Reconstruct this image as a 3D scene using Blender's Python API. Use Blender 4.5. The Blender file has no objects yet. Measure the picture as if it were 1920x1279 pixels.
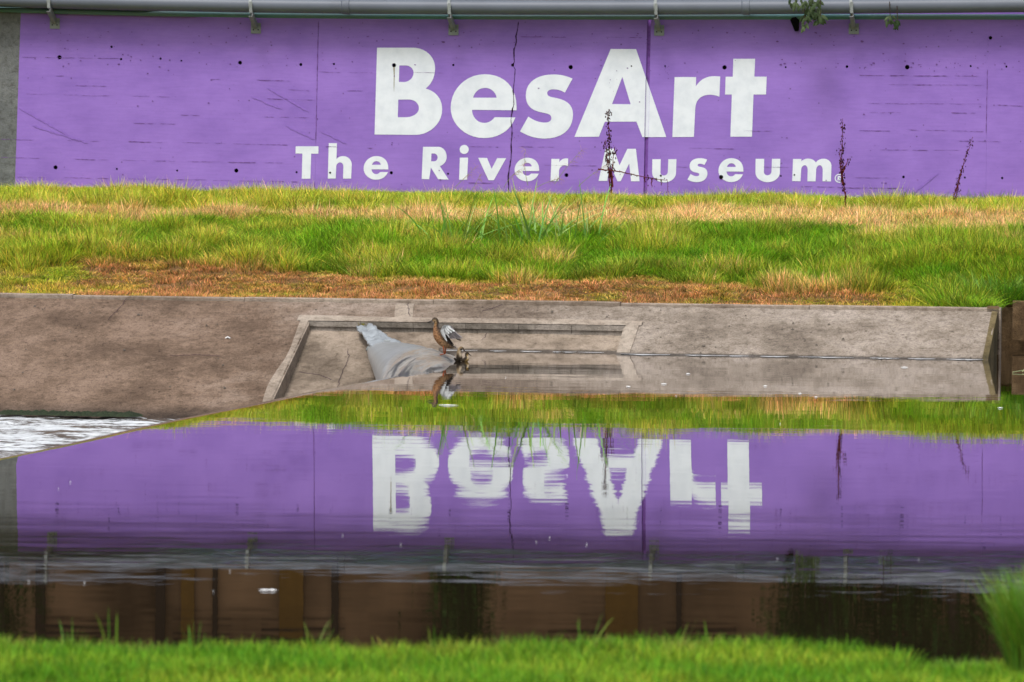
import bpy, bmesh, math, random
import numpy as np
from mathutils import Vector, Matrix, noise as mnoise

random.seed(7); rng = np.random.default_rng(11)
scene = bpy.context.scene
COL = scene.collection
R = math.radians

# ------------------------------------------------------------------ camera
FPX = 200.0 / 36.0 * 1920.0
PITCH = math.atan(441.5 / FPX); ROLL = R(0.5); CAMZ = 3.0
cam_d = bpy.data.cameras.new('camera'); cam = bpy.data.objects.new('camera', cam_d); COL.objects.link(cam)
cam_d.lens = 200; cam_d.sensor_width = 36; cam_d.clip_start = 0.5; cam_d.clip_end = 3000
CM = Matrix.Translation((0, 0, CAMZ)) @ Matrix.Rotation(math.pi / 2 - PITCH, 4, 'X') @ Matrix.Rotation(ROLL, 4, 'Z')
cam.matrix_world = CM
cam_d.dof.use_dof = True; cam_d.dof.focus_distance = 76; cam_d.dof.aperture_fstop = 5.6
scene.camera = cam

# ------------------------------------------------------------------ sky and sun (overcast day)
SUN_EL, SUN_AZ = R(60), R(205)       # azimuth clockwise from +Y
w = bpy.data.worlds.new("World"); scene.world = w; w.use_nodes = True
nt = w.node_tree; nt.nodes.clear()
sky = nt.nodes.new('ShaderNodeTexSky'); sky.sky_type = 'NISHITA'; sky.sun_disc = False
sky.sun_elevation = SUN_EL; sky.sun_rotation = SUN_AZ; sky.dust_density = 4.0; sky.air_density = 1.0; sky.ozone_density = 1.0
hs = nt.nodes.new('ShaderNodeHueSaturation'); hs.inputs['Saturation'].default_value = 0.34
bg = nt.nodes.new('ShaderNodeBackground'); bg.inputs['Strength'].default_value = 0.105
wo = nt.nodes.new('ShaderNodeOutputWorld')
nt.links.new(sky.outputs[0], hs.inputs['Color']); nt.links.new(hs.outputs[0], bg.inputs['Color']); nt.links.new(bg.outputs[0], wo.inputs[0])
sd = bpy.data.lights.new('sun', 'SUN'); so = bpy.data.objects.new('sun', sd); COL.objects.link(so)
sd.energy = 1.5; sd.angle = R(18); sd.color = (1.0, 0.99, 0.972)
sdir = Vector((math.sin(SUN_AZ) * math.cos(SUN_EL), math.cos(SUN_AZ) * math.cos(SUN_EL), math.sin(SUN_EL)))
so.rotation_euler = sdir.to_track_quat('Z', 'Y').to_euler(); so.location = (0, 20, 30)
scene.view_settings.view_transform = 'Standard'; scene.view_settings.look = 'None'
scene.view_settings.gamma = 1; scene.view_settings.exposure = 0.78
scene.cycles.max_bounces = 8; scene.cycles.transparent_max_bounces = 8

# ------------------------------------------------------------------ helpers
Rm = CM.to_3x3(); O = Vector((0, 0, CAMZ))
def ray(px, py):
    return Rm @ Vector(((px - 960) / FPX, -(py - 639.5) / FPX, -1.0))
def hit(px, py, p0, n):
    d = ray(px, py); n = Vector(n); return O + d * ((Vector(p0) - O).dot(n) / d.dot(n))
def at_y(px, py, y):
    d = ray(px, py); return O + d * (y / d.y)
def at_z(px, py, z=0.0):
    d = ray(px, py); return O + d * ((z - CAMZ) / d.z)

def tag(o, label=None, cat=None, group=None, kind=None):
    if label: o['label'] = label
    if cat: o['category'] = cat
    if group: o['group'] = group
    if kind: o['kind'] = kind
    return o
def link(name, me, mat=None, parent=None):
    o = bpy.data.objects.new(name, me); COL.objects.link(o)
    if mat is not None:
        for m in (mat if isinstance(mat, (list, tuple)) else [mat]): me.materials.append(m)
    if parent is not None:
        o.parent = parent
        o.matrix_parent_inverse = parent.matrix_world.inverted() if parent.type != 'EMPTY' else Matrix.Translation(-Vector(parent.location))
    return o
def mesh(name, vs, fs, mat=None, parent=None, smooth=False):
    me = bpy.data.meshes.new(name)
    me.from_pydata([tuple(v) for v in vs], [], [tuple(f) for f in fs]); me.update()
    if smooth:
        me.polygons.foreach_set('use_smooth', [True] * len(me.polygons))
    return link(name, me, mat, parent)
def empty(name, loc, label=None, cat=None, group=None, kind=None):
    o = bpy.data.objects.new(name, None); COL.objects.link(o); o.location = loc; o.empty_display_size = .1
    return tag(o, label, cat, group, kind)

class MB:
    def __init__(s): s.v = []; s.f = []
    def add(s, vs, fs):
        b = len(s.v); s.v += [tuple(v) for v in vs]; s.f += [tuple(b + i for i in f) for f in fs]; return s
    def box(s, c, half, ax=None):
        ax = ax or (Vector((1, 0, 0)), Vector((0, 1, 0)), Vector((0, 0, 1))); c = Vector(c)
        vs = [c + ax[0] * half[0] * i + ax[1] * half[1] * j + ax[2] * half[2] * k for i in (-1, 1) for j in (-1, 1) for k in (-1, 1)]
        return s.add(vs, [(0, 1, 3, 2), (4, 6, 7, 5), (0, 4, 5, 1), (2, 3, 7, 6), (0, 2, 6, 4), (1, 5, 7, 3)])
    def tube(s, pts, rads, n=8, cap=True):
        pts = [Vector(p) for p in pts]
        if not hasattr(rads, '__len__'): rads = [rads] * len(pts)
        vs = []; fs = []; up = Vector((0.13, 0.21, 1)).normalized()
        for i, p in enumerate(pts):
            t = (pts[min(i + 1, len(pts) - 1)] - pts[max(i - 1, 0)]).normalized()
            a = t.cross(up)
            if a.length < .05: a = t.cross(Vector((1, .1, 0)))
            a.normalize(); b = t.cross(a).normalized()
            for k in range(n):
                q = 2 * math.pi * k / n; vs.append(p + (a * math.cos(q) + b * math.sin(q)) * rads[i])
        for i in range(len(pts) - 1):
            for k in range(n):
                fs.append((i * n + k, i * n + (k + 1) % n, (i + 1) * n + (k + 1) % n, (i + 1) * n + k))
        if cap:
            fs.append(tuple(range(n))[::-1]); fs.append(tuple((len(pts) - 1) * n + k for k in range(n)))
        return s.add(vs, fs)
    def build(s, name, mat=None, parent=None, smooth=False): return mesh(name, s.v, s.f, mat, parent, smooth)

# --- materials
def lin(r, g, b):
    f = lambda c: (c / 255 / 12.92) if c / 255 <= .04045 else ((c / 255 + .055) / 1.055) ** 2.4
    return (f(r), f(g), f(b), 1)
class NT:
    def __init__(s, name):
        s.m = bpy.data.materials.new(name); s.m.use_nodes = True; s.t = s.m.node_tree; s.t.nodes.clear()
        s.out = s.n('ShaderNodeOutputMaterial')
    def n(s, typ, ins=None, **kw):
        x = s.t.nodes.new(typ)
        for k, v in kw.items(): setattr(x, k, v)
        for k, v in (ins or {}).items():
            if isinstance(v, bpy.types.NodeSocket): s.t.links.new(v, x.inputs[k])
            else: x.inputs[k].default_value = v
        return x
    def noise(s, vec, scale, detail=4, rough=.55, dist=0):
        return s.n('ShaderNodeTexNoise', {'Vector': vec, 'Scale': scale, 'Detail': detail, 'Roughness': rough, 'Distortion': dist})
    def ramp(s, fac, stops):
        x = s.n('ShaderNodeValToRGB', {'Fac': fac}); e = x.color_ramp.elements
        while len(e) < len(stops): e.new(.5)
        for q, (p, c) in zip(e, stops):
            q.position = p; q.color = c if hasattr(c, '__len__') else (c, c, c, 1)
        return x.outputs[0]
    def mix(s, fac, a, b, mode='MIX'):
        x = s.n('ShaderNodeMix', data_type='RGBA', blend_type=mode)
        for i, v in ((0, fac), (6, a), (7, b)):
            if isinstance(v, bpy.types.NodeSocket): s.t.links.new(v, x.inputs[i])
            else: x.inputs[i].default_value = v
        return x.outputs[2]
    def math(s, op, a, b=0.0, c=0.0, clamp=False):
        x = s.n('ShaderNodeMath', operation=op, use_clamp=clamp)
        for i, v in enumerate((a, b, c)):
            if isinstance(v, bpy.types.NodeSocket): s.t.links.new(v, x.inputs[i])
            else: x.inputs[i].default_value = v
        return x.outputs[0]
    def pos(s, sc=None):
        g = s.n('ShaderNodeNewGeometry').outputs['Position']
        if sc is None: return g
        return s.n('ShaderNodeVectorMath', {0: g, 1: sc}, operation='MULTIPLY').outputs[0]
    def sep(s, v): return s.n('ShaderNodeSeparateXYZ', {0: v})
    def finish(s, col, rough=.8, bump=None, bstr=.3, bdist=.01, spec=.3, metal=0.0, extra=None):
        p = s.n('ShaderNodeBsdfPrincipled', {'Base Color': col, 'Roughness': rough, 'Metallic': metal, 'Specular IOR Level': spec})
        if bump is not None:
            b = s.n('ShaderNodeBump', {'Height': bump, 'Strength': bstr, 'Distance': bdist}); s.t.links.new(b.outputs[0], p.inputs['Normal'])
        s.t.links.new(p.outputs[0], s.out.inputs[0]); return s.m

def simple(name, c, rough=.7, spec=.3, var=.15, scale=6, metal=0.0, bstr=.2):
    t = NT(name); p = t.pos(); n = t.noise(p, scale, 5)
    d = tuple(x * (1 - var) for x in c[:3]) + (1,); e = tuple(min(1, x * (1 + var)) for x in c[:3]) + (1,)
    return t.finish(t.ramp(n.outputs[0], [(.3, d), (.7, e)]), rough, n.outputs[0], bstr, .004, spec, metal)

LOWZ = -.75
def concrete(name, base, dark, light, pit=.5, wet_z=None, sc=1.0, brown=None, bstr=.8):
    t = NT(name); p = t.pos()
    n1 = t.noise(p, 1.1 * sc, 6, .65); n2 = t.noise(p, 9 * sc, 6, .7); n3 = t.noise(p, 60 * sc, 3, .6)
    col = t.ramp(n1.outputs[0], [(.38, dark), (.5, base), (.64, light)])
    c2 = t.ramp(n2.outputs[0], [(.33, (.55, .53, .5, 1)), (.5, (.95, .95, .95, 1)), (.68, (1.12, 1.12, 1.12, 1))])
    col = t.mix(.85, col, c2, 'MULTIPLY')
    c3 = t.ramp(n3.outputs[0], [(.3, (.6, .58, .55, 1)), (.48, (1, 1, 1, 1)), (.7, (1.2, 1.2, 1.2, 1))])
    col = t.mix(pit, col, c3, 'MULTIPLY')
    # elongated pits
    v = t.n('ShaderNodeTexVoronoi', {'Vector': t.pos((1, .8, 1)), 'Scale': 7.0 * sc, 'Randomness': 1.0})
    pm = t.ramp(v.outputs['Distance'], [(.05, (.35, .32, .3, 1)), (.16, (1, 1, 1, 1))])
    sel = t.ramp(t.noise(p, 2.3, 3).outputs[0], [(.48, 0), (.58, 1)])
    col = t.mix(t.math('MULTIPLY', sel, pit * 1.3, clamp=True), col, t.mix(1, col, pm, 'MULTIPLY'))
    n5 = t.noise(t.pos((11, 9, 11)), 1.6 * sc, 5, .75, .8); n6 = t.noise(t.pos((26, 20, 26)), 1.5, 3, .7)
    col = t.mix(pit, col, t.ramp(n5.outputs[0], [(.34, (.38, .35, .33, 1)), (.42, (.9, .9, .9, 1)), (.60, (1.05, 1.05, 1.05, 1)), (.70, (1.3, 1.28, 1.25, 1))]), 'MULTIPLY')
    col = t.mix(pit * .8, col, t.ramp(n6.outputs[0], [(.34, (.45, .42, .40, 1)), (.44, (1, 1, 1, 1)), (.62, (1.05, 1.05, 1.05, 1)), (.72, (1.45, 1.4, 1.35, 1))]), 'MULTIPLY')
    if brown:
        x = t.sep(p).outputs[0]
        f = t.math('ADD', x, t.math('MULTIPLY', t.math('SUBTRACT', n1.outputs[0], .5), 6.0))
        f = t.n('ShaderNodeMapRange', {'Value': f, 'From Min': brown[0], 'From Max': brown[1]}).outputs[0]
        col = t.mix(f, t.mix(1, col, brown[2], 'MULTIPLY'), col)
    if wet_z is not None:
        sp_ = t.sep(p); z = t.math('ADD', sp_.outputs[2], t.math('MULTIPLY', t.math('SUBTRACT', n2.outputs[0], .5), .03))
        up1_ = t.n('ShaderNodeMapRange', {'Value': z, 'From Min': wet_z, 'From Max': wet_z + .02}).outputs[0]
        xx_ = t.math('LESS_THAN', sp_.outputs[0], -.9)
        z2 = t.math('ADD', sp_.outputs[2], t.math('MULTIPLY', n1.outputs[0], .12))
        up2_ = t.n('ShaderNodeMapRange', {'Value': z2, 'From Min': LOWZ + .08, 'From Max': LOWZ + .22}).outputs[0]
        f = t.math('MAXIMUM', up1_, t.math('MULTIPLY', xx_, up2_))
        col = t.mix(f, t.mix(1, col, (.33, .34, .36, 1), 'MULTIPLY'), col)
    h = t.math('ADD', n2.outputs[0], t.math('MULTIPLY', n3.outputs[0], .5))
    h = t.math('ADD', h, t.math('MULTIPLY', pm, .4))
    return t.finish(col, .9, h, bstr, .02, .2)

M = {}
M['slab'] = concrete('rough_concrete', (.250, .207, .167, 1), (.165, .133, .105, 1), (.325, .275, .232, 1), .8, .010,
                     brown=(-3.4, 1.2, (.66, .54, .47, 1)), bstr=1.0)
M['floor'] = concrete('recess_concrete', (.24, .19, .145, 1), (.14, .108, .08, 1), (.31, .25, .195, 1), .45, .014)
M['trim'] = concrete('mortar', (.30, .245, .195, 1), (.23, .185, .145, 1), (.35, .295, .24, 1), .5, .012)
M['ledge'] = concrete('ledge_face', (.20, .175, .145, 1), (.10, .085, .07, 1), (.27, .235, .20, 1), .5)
M['kerb'] = concrete('kerb_concrete', (.27, .215, .17, 1), (.17, .13, .095, 1), (.34, .28, .22, 1), .4)
M['brownwall'] = concrete('stained_concrete', (.115, .07, .033, 1), (.055, .036, .018, 1), (.18, .12, .065, 1), .5)
M['grey'] = concrete('bare_concrete', (.165, .17, .17, 1), (.135, .14, .142, 1), (.2, .205, .205, 1), .25)

def wall_mat():
    t = NT('purple_wall_paint'); p = t.pos()
    n1 = t.noise(t.pos((1, 1, 1.4)), .9, 5, .6); n2 = t.noise(t.pos((3, 3, 30)), 1.0, 4, .6); n3 = t.noise(p, 25, 4, .7)
    col = t.ramp(n1.outputs[0], [(.3, (.222, .120, .440, 1)), (.5, (.258, .142, .492, 1)), (.7, (.292, .163, .540, 1))])
    col = t.mix(.5, col, t.ramp(n2.outputs[0], [(.3, (.88, .88, .9, 1)), (.6, (1.04, 1.04, 1.03, 1))]), 'MULTIPLY')
    col = t.mix(.6, col, t.ramp(n3.outputs[0], [(.22, (.6, .58, .62, 1)), (.36, (1, 1, 1, 1)), (.75, (1.04, 1.04, 1.04, 1))]), 'MULTIPLY')
    v = t.n('ShaderNodeTexVoronoi', {'Vector': p, 'Scale': 3.4})
    spot = t.ramp(v.outputs['Distance'], [(.03, 1), (.06, 0)])
    col = t.mix(t.math('MULTIPLY', spot, .7), col, (.07, .035, .10, 1))
    h = t.math('ADD', t.math('MULTIPLY', n2.outputs[0], .6), t.math('MULTIPLY', n3.outputs[0], .5))
    return t.finish(col, .75, h, .3, .006, .25)
M['wall'] = wall_mat()
def white_mat():
    t = NT('white_lettering_paint'); p = t.pos(); n = t.noise(p, 5, 5, .6); n2 = t.noise(p, 40, 4, .75)
    col = t.ramp(n.outputs[0], [(.3, (.62, .65, .72, 1)), (.6, (.71, .735, .80, 1))])
    col = t.mix(1, col, t.ramp(n2.outputs[0], [(.22, (.55, .55, .55, 1)), (.3, (1, 1, 1, 1))]), 'MULTIPLY')
    return t.finish(col, .7, n2.outputs[0], .15, .003, .25)
M['white'] = white_mat()
M['hole'] = simple('dark_hole', (.006, .005, .006, 1), .95, .05)
M['mark'] = simple('dark_joint', (.15, .068, .24, 1), .95, .05, .35, 20)
M['crack'] = simple('crack_dark', (.03, .012, .035, 1), .95, .05, .3, 20)
M['pipe'] = simple('grey_pipe_paint', (.10, .112, .14, 1), .5, .4, .10, 1.2)
M['steel'] = simple('galvanised_steel', (.20, .215, .21, 1), .5, .4, .15, 8)
M['teal'] = None
def teal_mat():
    t = NT('teal_conduit'); p = t.pos(); n = t.noise(t.pos((.6, 1, 1)), 3, 5, .7); n2 = t.noise(t.pos((.25, 1, 1)), 1.3, 3)
    col = t.ramp(n.outputs[0], [(.3, (.05, .14, .155, 1)), (.62, (.09, .20, .205, 1)), (.74, (.10, .09, .07, 1))])
    col = t.mix(t.ramp(n2.outputs[0], [(.42, 0), (.6, 1)]), (.10, .165, .175, 1), col)
    return t.finish(col, .6, n.outputs[0], .2, .004)
M['teal'] = teal_mat()

# ------------------------------------------------------------------ planes of the place
def vplane(y0, yaw):            # vertical plane through (0,y0), turned so that the right side comes nearer
    return Vector((0, y0, 0)), Vector((math.sin(R(yaw)), math.cos(R(yaw)), 0)), Vector((math.cos(R(yaw)), -math.sin(R(yaw)), 0))
WP, WN, WD = vplane(94.0, 6.0)
def W(px, py, off=0.0):         # point on the wall front, off metres proud towards the river
    return hit(px, py, WP - WN * off, WN)
SP, SN, SD = vplane(70.6, 9.0)  # upper edge of the sloped bank
SLOPE = .35; ZTOP = .525
slab_n = Vector((-SN.x * SLOPE, -SN.y * SLOPE, 1)).normalized(); slab_p = Vector((0, 70.6, ZTOP))
def S(px, py, off=0.0): return hit(px, py, slab_p + slab_n * off, slab_n)
# recess floor: a little steeper
e0 = S(876, 604.8)
fl_n = Vector((-SN.x * .42, -SN.y * .42, 1)).normalized(); fl_p = e0 - Vector((0, 0, .10))
def F(px, py): return hit(px, py, fl_p, fl_n)
LOWZ = -.75

def patch(name, c00, c10, c11, c01, nx, ny, mat, parent=None, amp=0.0, nrm=None, freq=3.0, smooth=True):
    vs = []; fs = []; c00, c10, c11, c01 = map(Vector, (c00, c10, c11, c01))
    nn = nrm or Vector((0, 0, 1))
    for j in range(ny + 1):
        for i in range(nx + 1):
            u = i / nx; v = j / ny
            p = c00 * (1 - u) * (1 - v) + c10 * u * (1 - v) + c11 * u * v + c01 * (1 - u) * v
            if amp: p = p + nn * (mnoise.fractal(p * freq, 1.0, 2.0, 4) * amp)
            vs.append(p)
    for j in range(ny):
        for i in range(nx):
            a = j * (nx + 1) + i; fs.append((a, a + 1, a + nx + 2, a + nx + 1))
    return mesh(name, vs, fs, mat, parent, smooth)

# ------------------------------------------------------------------ SETTING: terrain
XL, XR = -22.0, 22.0
def bank_z(x, y):               # grassed berm between the kerb and the painted wall
    d = y - (70.9 - x * math.tan(R(9)))
    z = float(np.interp(d, [-1, 0, 1, 3.5, 6, 9.5, 13, 24], [.50, .50, .53, .74, 1.02, 1.33, 1.42, 1.47]))
    k = min(1, max(0, d / 1.5))
    z += k * (.08 * mnoise.noise(Vector((x * .35, y * .5, 0))) + .06 * mnoise.noise(Vector((x * 1.1, y * 1.0, 3))) + .03 * mnoise.noise(Vector((x * 2.7, y * 2.2, 8))))
    z += .06 * math.exp(-((d - 5.0 + .5 * math.sin(x * .8 + 1)) / .7) ** 2) + .05 * math.exp(-((d - 7.6 - .8 * math.sin(x * .5)) / .9) ** 2)
    kq = x / math.cos(R(9))
    if kq > 5.2: z += (.56 + .10 * max(0, d - 2.2) - z) * min(1, (kq - 5.2) / .8) * max(0, 1 - max(0, d - 4) / 3)
    if kq > 6.02 and d < 2.2: return -1.2
    z += .22 * math.exp(-((x - 6.4) / 1.2) ** 2 - ((d - 4.6) / 1.3) ** 2)
    return z
def ground_mat():
    t = NT('dry_soil'); p = t.pos(); n = t.noise(p, 3, 6, .7); n2 = t.noise(p, 30, 4, .7)
    col = t.ramp(n.outputs[0], [(.35, (.115, .06, .03, 1)), (.6, (.20, .115, .05, 1))])
    col = t.mix(.7, col, t.ramp(n2.outputs[0], [(.3, (.5, .5, .5, 1)), (.7, (1.3, 1.25, 1.1, 1))]), 'MULTIPLY')
    return t.finish(col, .95, n2.outputs[0], .6, .02, .1)
M['soil'] = ground_mat()
def sheet(name, xs, ys, zf, mat):
    vs = []; fs = []; nx = len(xs); ny = len(ys)
    for y in ys:
        for x in xs:
            xx, yy = zf[1](x, y) if isinstance(zf, tuple) else (x, y)
            vs.append((xx, yy, (zf[0] if isinstance(zf, tuple) else zf)(xx, yy)))
    for j in range(ny - 1):
        for i in range(nx - 1):
            a = j * nx + i; fs.append((a, a + 1, a + nx + 1, a + nx))
    return mesh(name, vs, fs, mat, None, True)
xs = np.linspace(XL, XR, 176)
berm = sheet('grass_bank_ground', xs, np.linspace(0, 1, 90),
             (bank_z, lambda x, t: (x, (70.66 - x * math.tan(R(9))) * (1 - t) + (94.3 - x * math.tan(R(6))) * t)), M['soil'])
tag(berm, kind='structure')
def near_z(x, y):
    e = 29.55 + .25 * math.sin(x * 1.3) + .1 * math.sin(x * 3.1)
    z = .17 + .012 * (29.5 - y) * 1.6 + .03 * mnoise.noise(Vector((x * .8, y * .8, 5)))
    if y > e: z -= (y - e) * 1.1
    if x > 2.0 and y > 27: z += -.06
    return z
near = sheet('near_bank_ground', np.linspace(-14, 14, 140), list(np.linspace(-40, 20, 8)) + list(np.linspace(21, 31, 60)), near_z, M['soil'])
tag(near, kind='structure')
up = mesh('upper_ground', [(-400, 94.5, 4.55), (400, 94.5, 4.55), (400, 700, 4.55), (-400, 700, 4.55)], [(0, 1, 2, 3)], M['soil'])
tag(up, kind='structure')

# ------------------------------------------------------------------ WATER
edge_px = [(0, 857), (90, 839), (170, 820), (250, 802), (340, 783), (430, 766), (520, 746), (600, 730), (680, 716), (740, 705)]
edge_w = [at_z(a, b, -.03) for a, b in edge_px]
ce = [(-8.6, 22.0), (-7.2, 34.0)] + [(p.x, p.y) for p in edge_w] + [(-1.10, 65.2), (-.98, 66.5), (-.85, 68), (-.7, 75)]
cy = np.array([c[1] for c in ce]); cx = np.array([c[0] for c in ce])
def edge_x(y): return float(np.interp(y, cy, cx))
def crest_x(y):
    return np.mean([edge_x(y + k) for k in (-.8, -.4, 0, .4, .8)]) + .28
def water_mat():
    t = NT('still_river_water'); p = t.pos()
    def slope(sc, amp, seed, det=2):
        v = t.n('ShaderNodeVectorMath', {0: p, 1: sc}, operation='MULTIPLY').outputs[0]
        v = t.n('ShaderNodeVectorMath', {0: v, 1: (seed, seed * 1.7, 0)}, operation='ADD').outputs[0]
        n = t.n('ShaderNodeTexNoise', {'Vector': v, 'Scale': 1.0, 'Detail': det, 'Roughness': .6})
        s = t.n('ShaderNodeVectorMath', {0: n.outputs['Color'], 1: (.5, .5, .5)}, operation='SUBTRACT').outputs[0]
        return t.n('ShaderNodeVectorMath', {0: s, 1: (amp * .5, amp, 0)}, operation='MULTIPLY').outputs[0]
    a = slope((.55, 4.2, 1), .0058, 3, 3); b = slope((2.2, 16, 1), .0056, 11, 2); c = slope((.10, .5, 1), .0036, 23, 2)
    # more ripples nearer to the viewer's bank
    y = t.sep(p).outputs[1]
    k = t.n('ShaderNodeMapRange', {'Value': y, 'From Min': 44.0, 'From Max': 32.5, 'To Min': .95, 'To Max': 1.75}).outputs[0]
    k2_ = t.n('ShaderNodeMapRange', {'Value': y, 'From Min': 57.0, 'From Max': 66.0, 'To Min': 1.0, 'To Max': 3.2}).outputs[0]
    k = t.math('MULTIPLY', k, k2_)
    s1 = t.n('ShaderNodeVectorMath', {0: a, 1: b}, operation='ADD').outputs[0]
    s1 = t.n('ShaderNodeVectorMath', {0: s1, 1: c}, operation='ADD').outputs[0]
    s1 = t.n('ShaderNodeVectorMath', {0: s1, 'Scale': k}, operation='SCALE').outputs[0]
    N = t.n('ShaderNodeNewGeometry').outputs['Normal']
    N2 = t.n('ShaderNodeVectorMath', {0: N, 1: s1}, operation='ADD').outputs[0]
    N2 = t.n('ShaderNodeVectorMath', {0: N2}, operation='NORMALIZE').outputs[0]
    fr = t.n('ShaderNodeFresnel', {'IOR': 1.34, 'Normal': N2}).outputs[0]
    f = t.n('ShaderNodeMapRange', {'Value': fr, 'From Min': .58, 'From Max': .73, 'To Min': .55, 'To Max': .93}).outputs[0]
    f = t.math('MULTIPLY', f, t.math('POWER', t.math('MINIMUM', t.math('DIVIDE', fr, .58), 1.0), 1.0))
    gl = t.n('ShaderNodeBsdfGlossy', {'Color': (.97, .97, .98, 1), 'Roughness': .0, 'Normal': N2})
    df = t.n('ShaderNodeBsdfDiffuse', {'Color': (.013, .009, .005, 1)})
    mx = t.n('ShaderNodeMixShader', {0: f, 1: df.outputs[0], 2: gl.outputs[0]})
    t.t.links.new(mx.outputs[0], t.out.inputs[0]); return t.m
M['water'] = water_mat()
ys = np.concatenate([np.linspace(22, 46, 30), np.linspace(46.3, 66, 150), np.linspace(66.4, 74, 12)])
prof = []                       # (distance downstream of the crest, height)
for s_ in np.linspace(0, .62, 22): prof.append((-s_, -.5 * 1.15 * s_ * s_))
zs, ss = prof[-1][1], .62
for q in (.15, .35, .6, .8, 1.0): prof.append((-(ss + q * .30), zs + (LOWZ - .02 - zs) * q))
prof = prof[::-1] + [(x, 0.0) for x in (.3, 1, 2, 4, 8, 14, 24, 34)]
vs = []; fs = []
for y in ys:
    c = crest_x(y)
    for t_, z in prof: vs.append((c + t_, y + .22 * max(0, -t_), z))
m_ = len(prof)
for j in range(len(ys) - 1):
    for i in range(m_ - 1):
        a = j * m_ + i; fs.append((a, a + 1, a + m_ + 1, a + m_))
tag(mesh('river_water', vs, fs, M['water'], None, True), kind='structure')

def foam_mat():
    t = NT('foaming_water'); p = t.pos()
    n = t.noise(t.pos((.55, .9, 1)), 1.6, 7, .68, .6); n2 = t.noise(t.pos((1, 1.2, 1)), 9, 5, .7)
    f = t.math('ADD', t.math('MULTIPLY', n.outputs[0], .75), t.math('MULTIPLY', n2.outputs[0], .25))
    fo = t.ramp(f, [(.46, 0), (.53, 1)])
    bmp = t.n('ShaderNodeBump', {'Height': f, 'Strength': .6, 'Distance': .05}).outputs[0]
    wt = t.n('ShaderNodeBsdfPrincipled', {'Base Color': (.05, .045, .04, 1), 'Roughness': .12, 'Normal': bmp})
    wh = t.n('ShaderNodeBsdfPrincipled', {'Base Color': t.ramp(n2.outputs[0], [(.3, (.30, .32, .34, 1)), (.6, (.58, .60, .62, 1))]), 'Roughness': .8, 'Normal': bmp})
    mx = t.n('ShaderNodeMixShader', {0: fo, 1: wt.outputs[0], 2: wh.outputs[0]})
    t.t.links.new(mx.outputs[0], t.out.inputs[0]); return t.m
M['foam'] = foam_mat()
gx = np.linspace(-20, 1.5, 150); gy = np.linspace(20, 73, 200)
lw = sheet('lower_water', gx, gy, lambda x, y: LOWZ + .035 * mnoise.noise(Vector((x * 1.5, y * 2.0, 0))) + .02 * mnoise.noise(Vector((x * 5, y * 5, 0))), M['foam'])
tag(lw, kind='structure')

# ------------------------------------------------------------------ SLOPED CONCRETE BANK
emb = empty('concrete_embankment', (0, 70, 0), 'long sloping rough concrete bank between the river and the grass, with a shallow rectangular recess', 'embankment')
def down(p, z): return Vector((p.x, p.y, z))
def slab_at(px, z):             # point on the slab plane at image column px and height z
    lo, hi = 560.0, 900.0
    for _ in range(40):
        m = (lo + hi) / 2
        if S(px, m).z > z: lo = m
        else: hi = m
    return S(px, lo)
TL, TR = S(580, 603), S(1172, 612.5)
BL = S(512, 748); BR = S(1156, 668)
# top edge of the slab
tl = SP - SD * 14 + Vector((0, 0, ZTOP)); 
def top(px):
    return slab_at(px, ZTOP)
def ext(p, q, k): return p + (q - p) * k
end_t = top(1869); 
fdir = (-SN) ; fdir = Vector((fdir.x, fdir.y, -SLOPE))    # down the slope (per metre of run)
def run(p, r): return p + fdir * r
LEFT_T = top(580) - SD * 12
LEDGE_R = (top(580) - TL).length / fdir.length
L_mid = run(LEFT_T, LEDGE_R)
DR = 4.2                        # how far the slab runs down
tTL = top(580); tTR = top(1172)
# where does the vertical of the recess corner meet the top edge (straight up the slope)
kTL = (Vector((TL.x, TL.y, 0)) - Vector((slab_p.x, slab_p.y, 0))).dot(SD)
kTR = (Vector((TR.x, TR.y, 0)) - Vector((slab_p.x, slab_p.y, 0))).dot(SD)
kEnd = (Vector((end_t.x, end_t.y, 0)) - Vector((slab_p.x, slab_p.y, 0))).dot(SD)
def T(k, r=0.0): return slab_p + SD * k + fdir * r
rr = ((TL - T(kTL)).length + (TR - T(kTR)).length) / 2 / fdir.length
BLk = (Vector((BL.x, BL.y, 0)) - Vector((slab_p.x, slab_p.y, 0))).dot(SD); BLr = (T(BLk) - BL).length / fdir.length
BRk = (Vector((BR.x, BR.y, 0)) - Vector((slab_p.x, slab_p.y, 0))).dot(SD); BRr = (T(BRk) - BR).length / fdir.length
KL = BLk + (BLk - kTL) / (BLr - rr) * (DR - BLr)          # extend recess sides to the slab foot
KR = BRk + (BRk - kTR) / (BRr - rr) * (DR - BRr)
up_ = Vector((0, 0, 1))
patch('slab', T(-14), T(kTL), T(kTL, rr), T(-14, rr), 120, 8, M['slab'], emb, .014, up_, 4.5)
patch('slab', T(kTL), T(kTR), T(kTR, rr), T(kTL, rr), 60, 8, M['slab'], emb, .014, up_, 4.5)
patch('slab', T(-14, rr), T(kTL, rr), T(KL, DR), T(-14, DR), 120, 40, M['slab'], emb, .014, up_, 4.5)
patch('slab', T(kTR), T(kEnd), T(kEnd, rr), T(kTR, rr), 60, 8, M['slab'], emb, .014, up_, 4.5)
patch('slab', T(kTR, rr), T(kEnd, rr), T(kEnd, DR), T(KR, DR), 60, 40, M['slab'], emb, .014, up_, 4.5)
# recess floor
def Ff(k, r, dz=0):
    p = T(k, r); z = fl_p.z - ((p - fl_p).dot(Vector((-SN.x, -SN.y, 0)))) * .42
    return Vector((p.x, p.y, z + dz))
patch('recess_floor', Ff(kTL, rr), Ff(kTR, rr), Ff(KR, DR), Ff(KL, DR), 70, 50, M['floor'], emb, .010, up_, 4)
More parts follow.
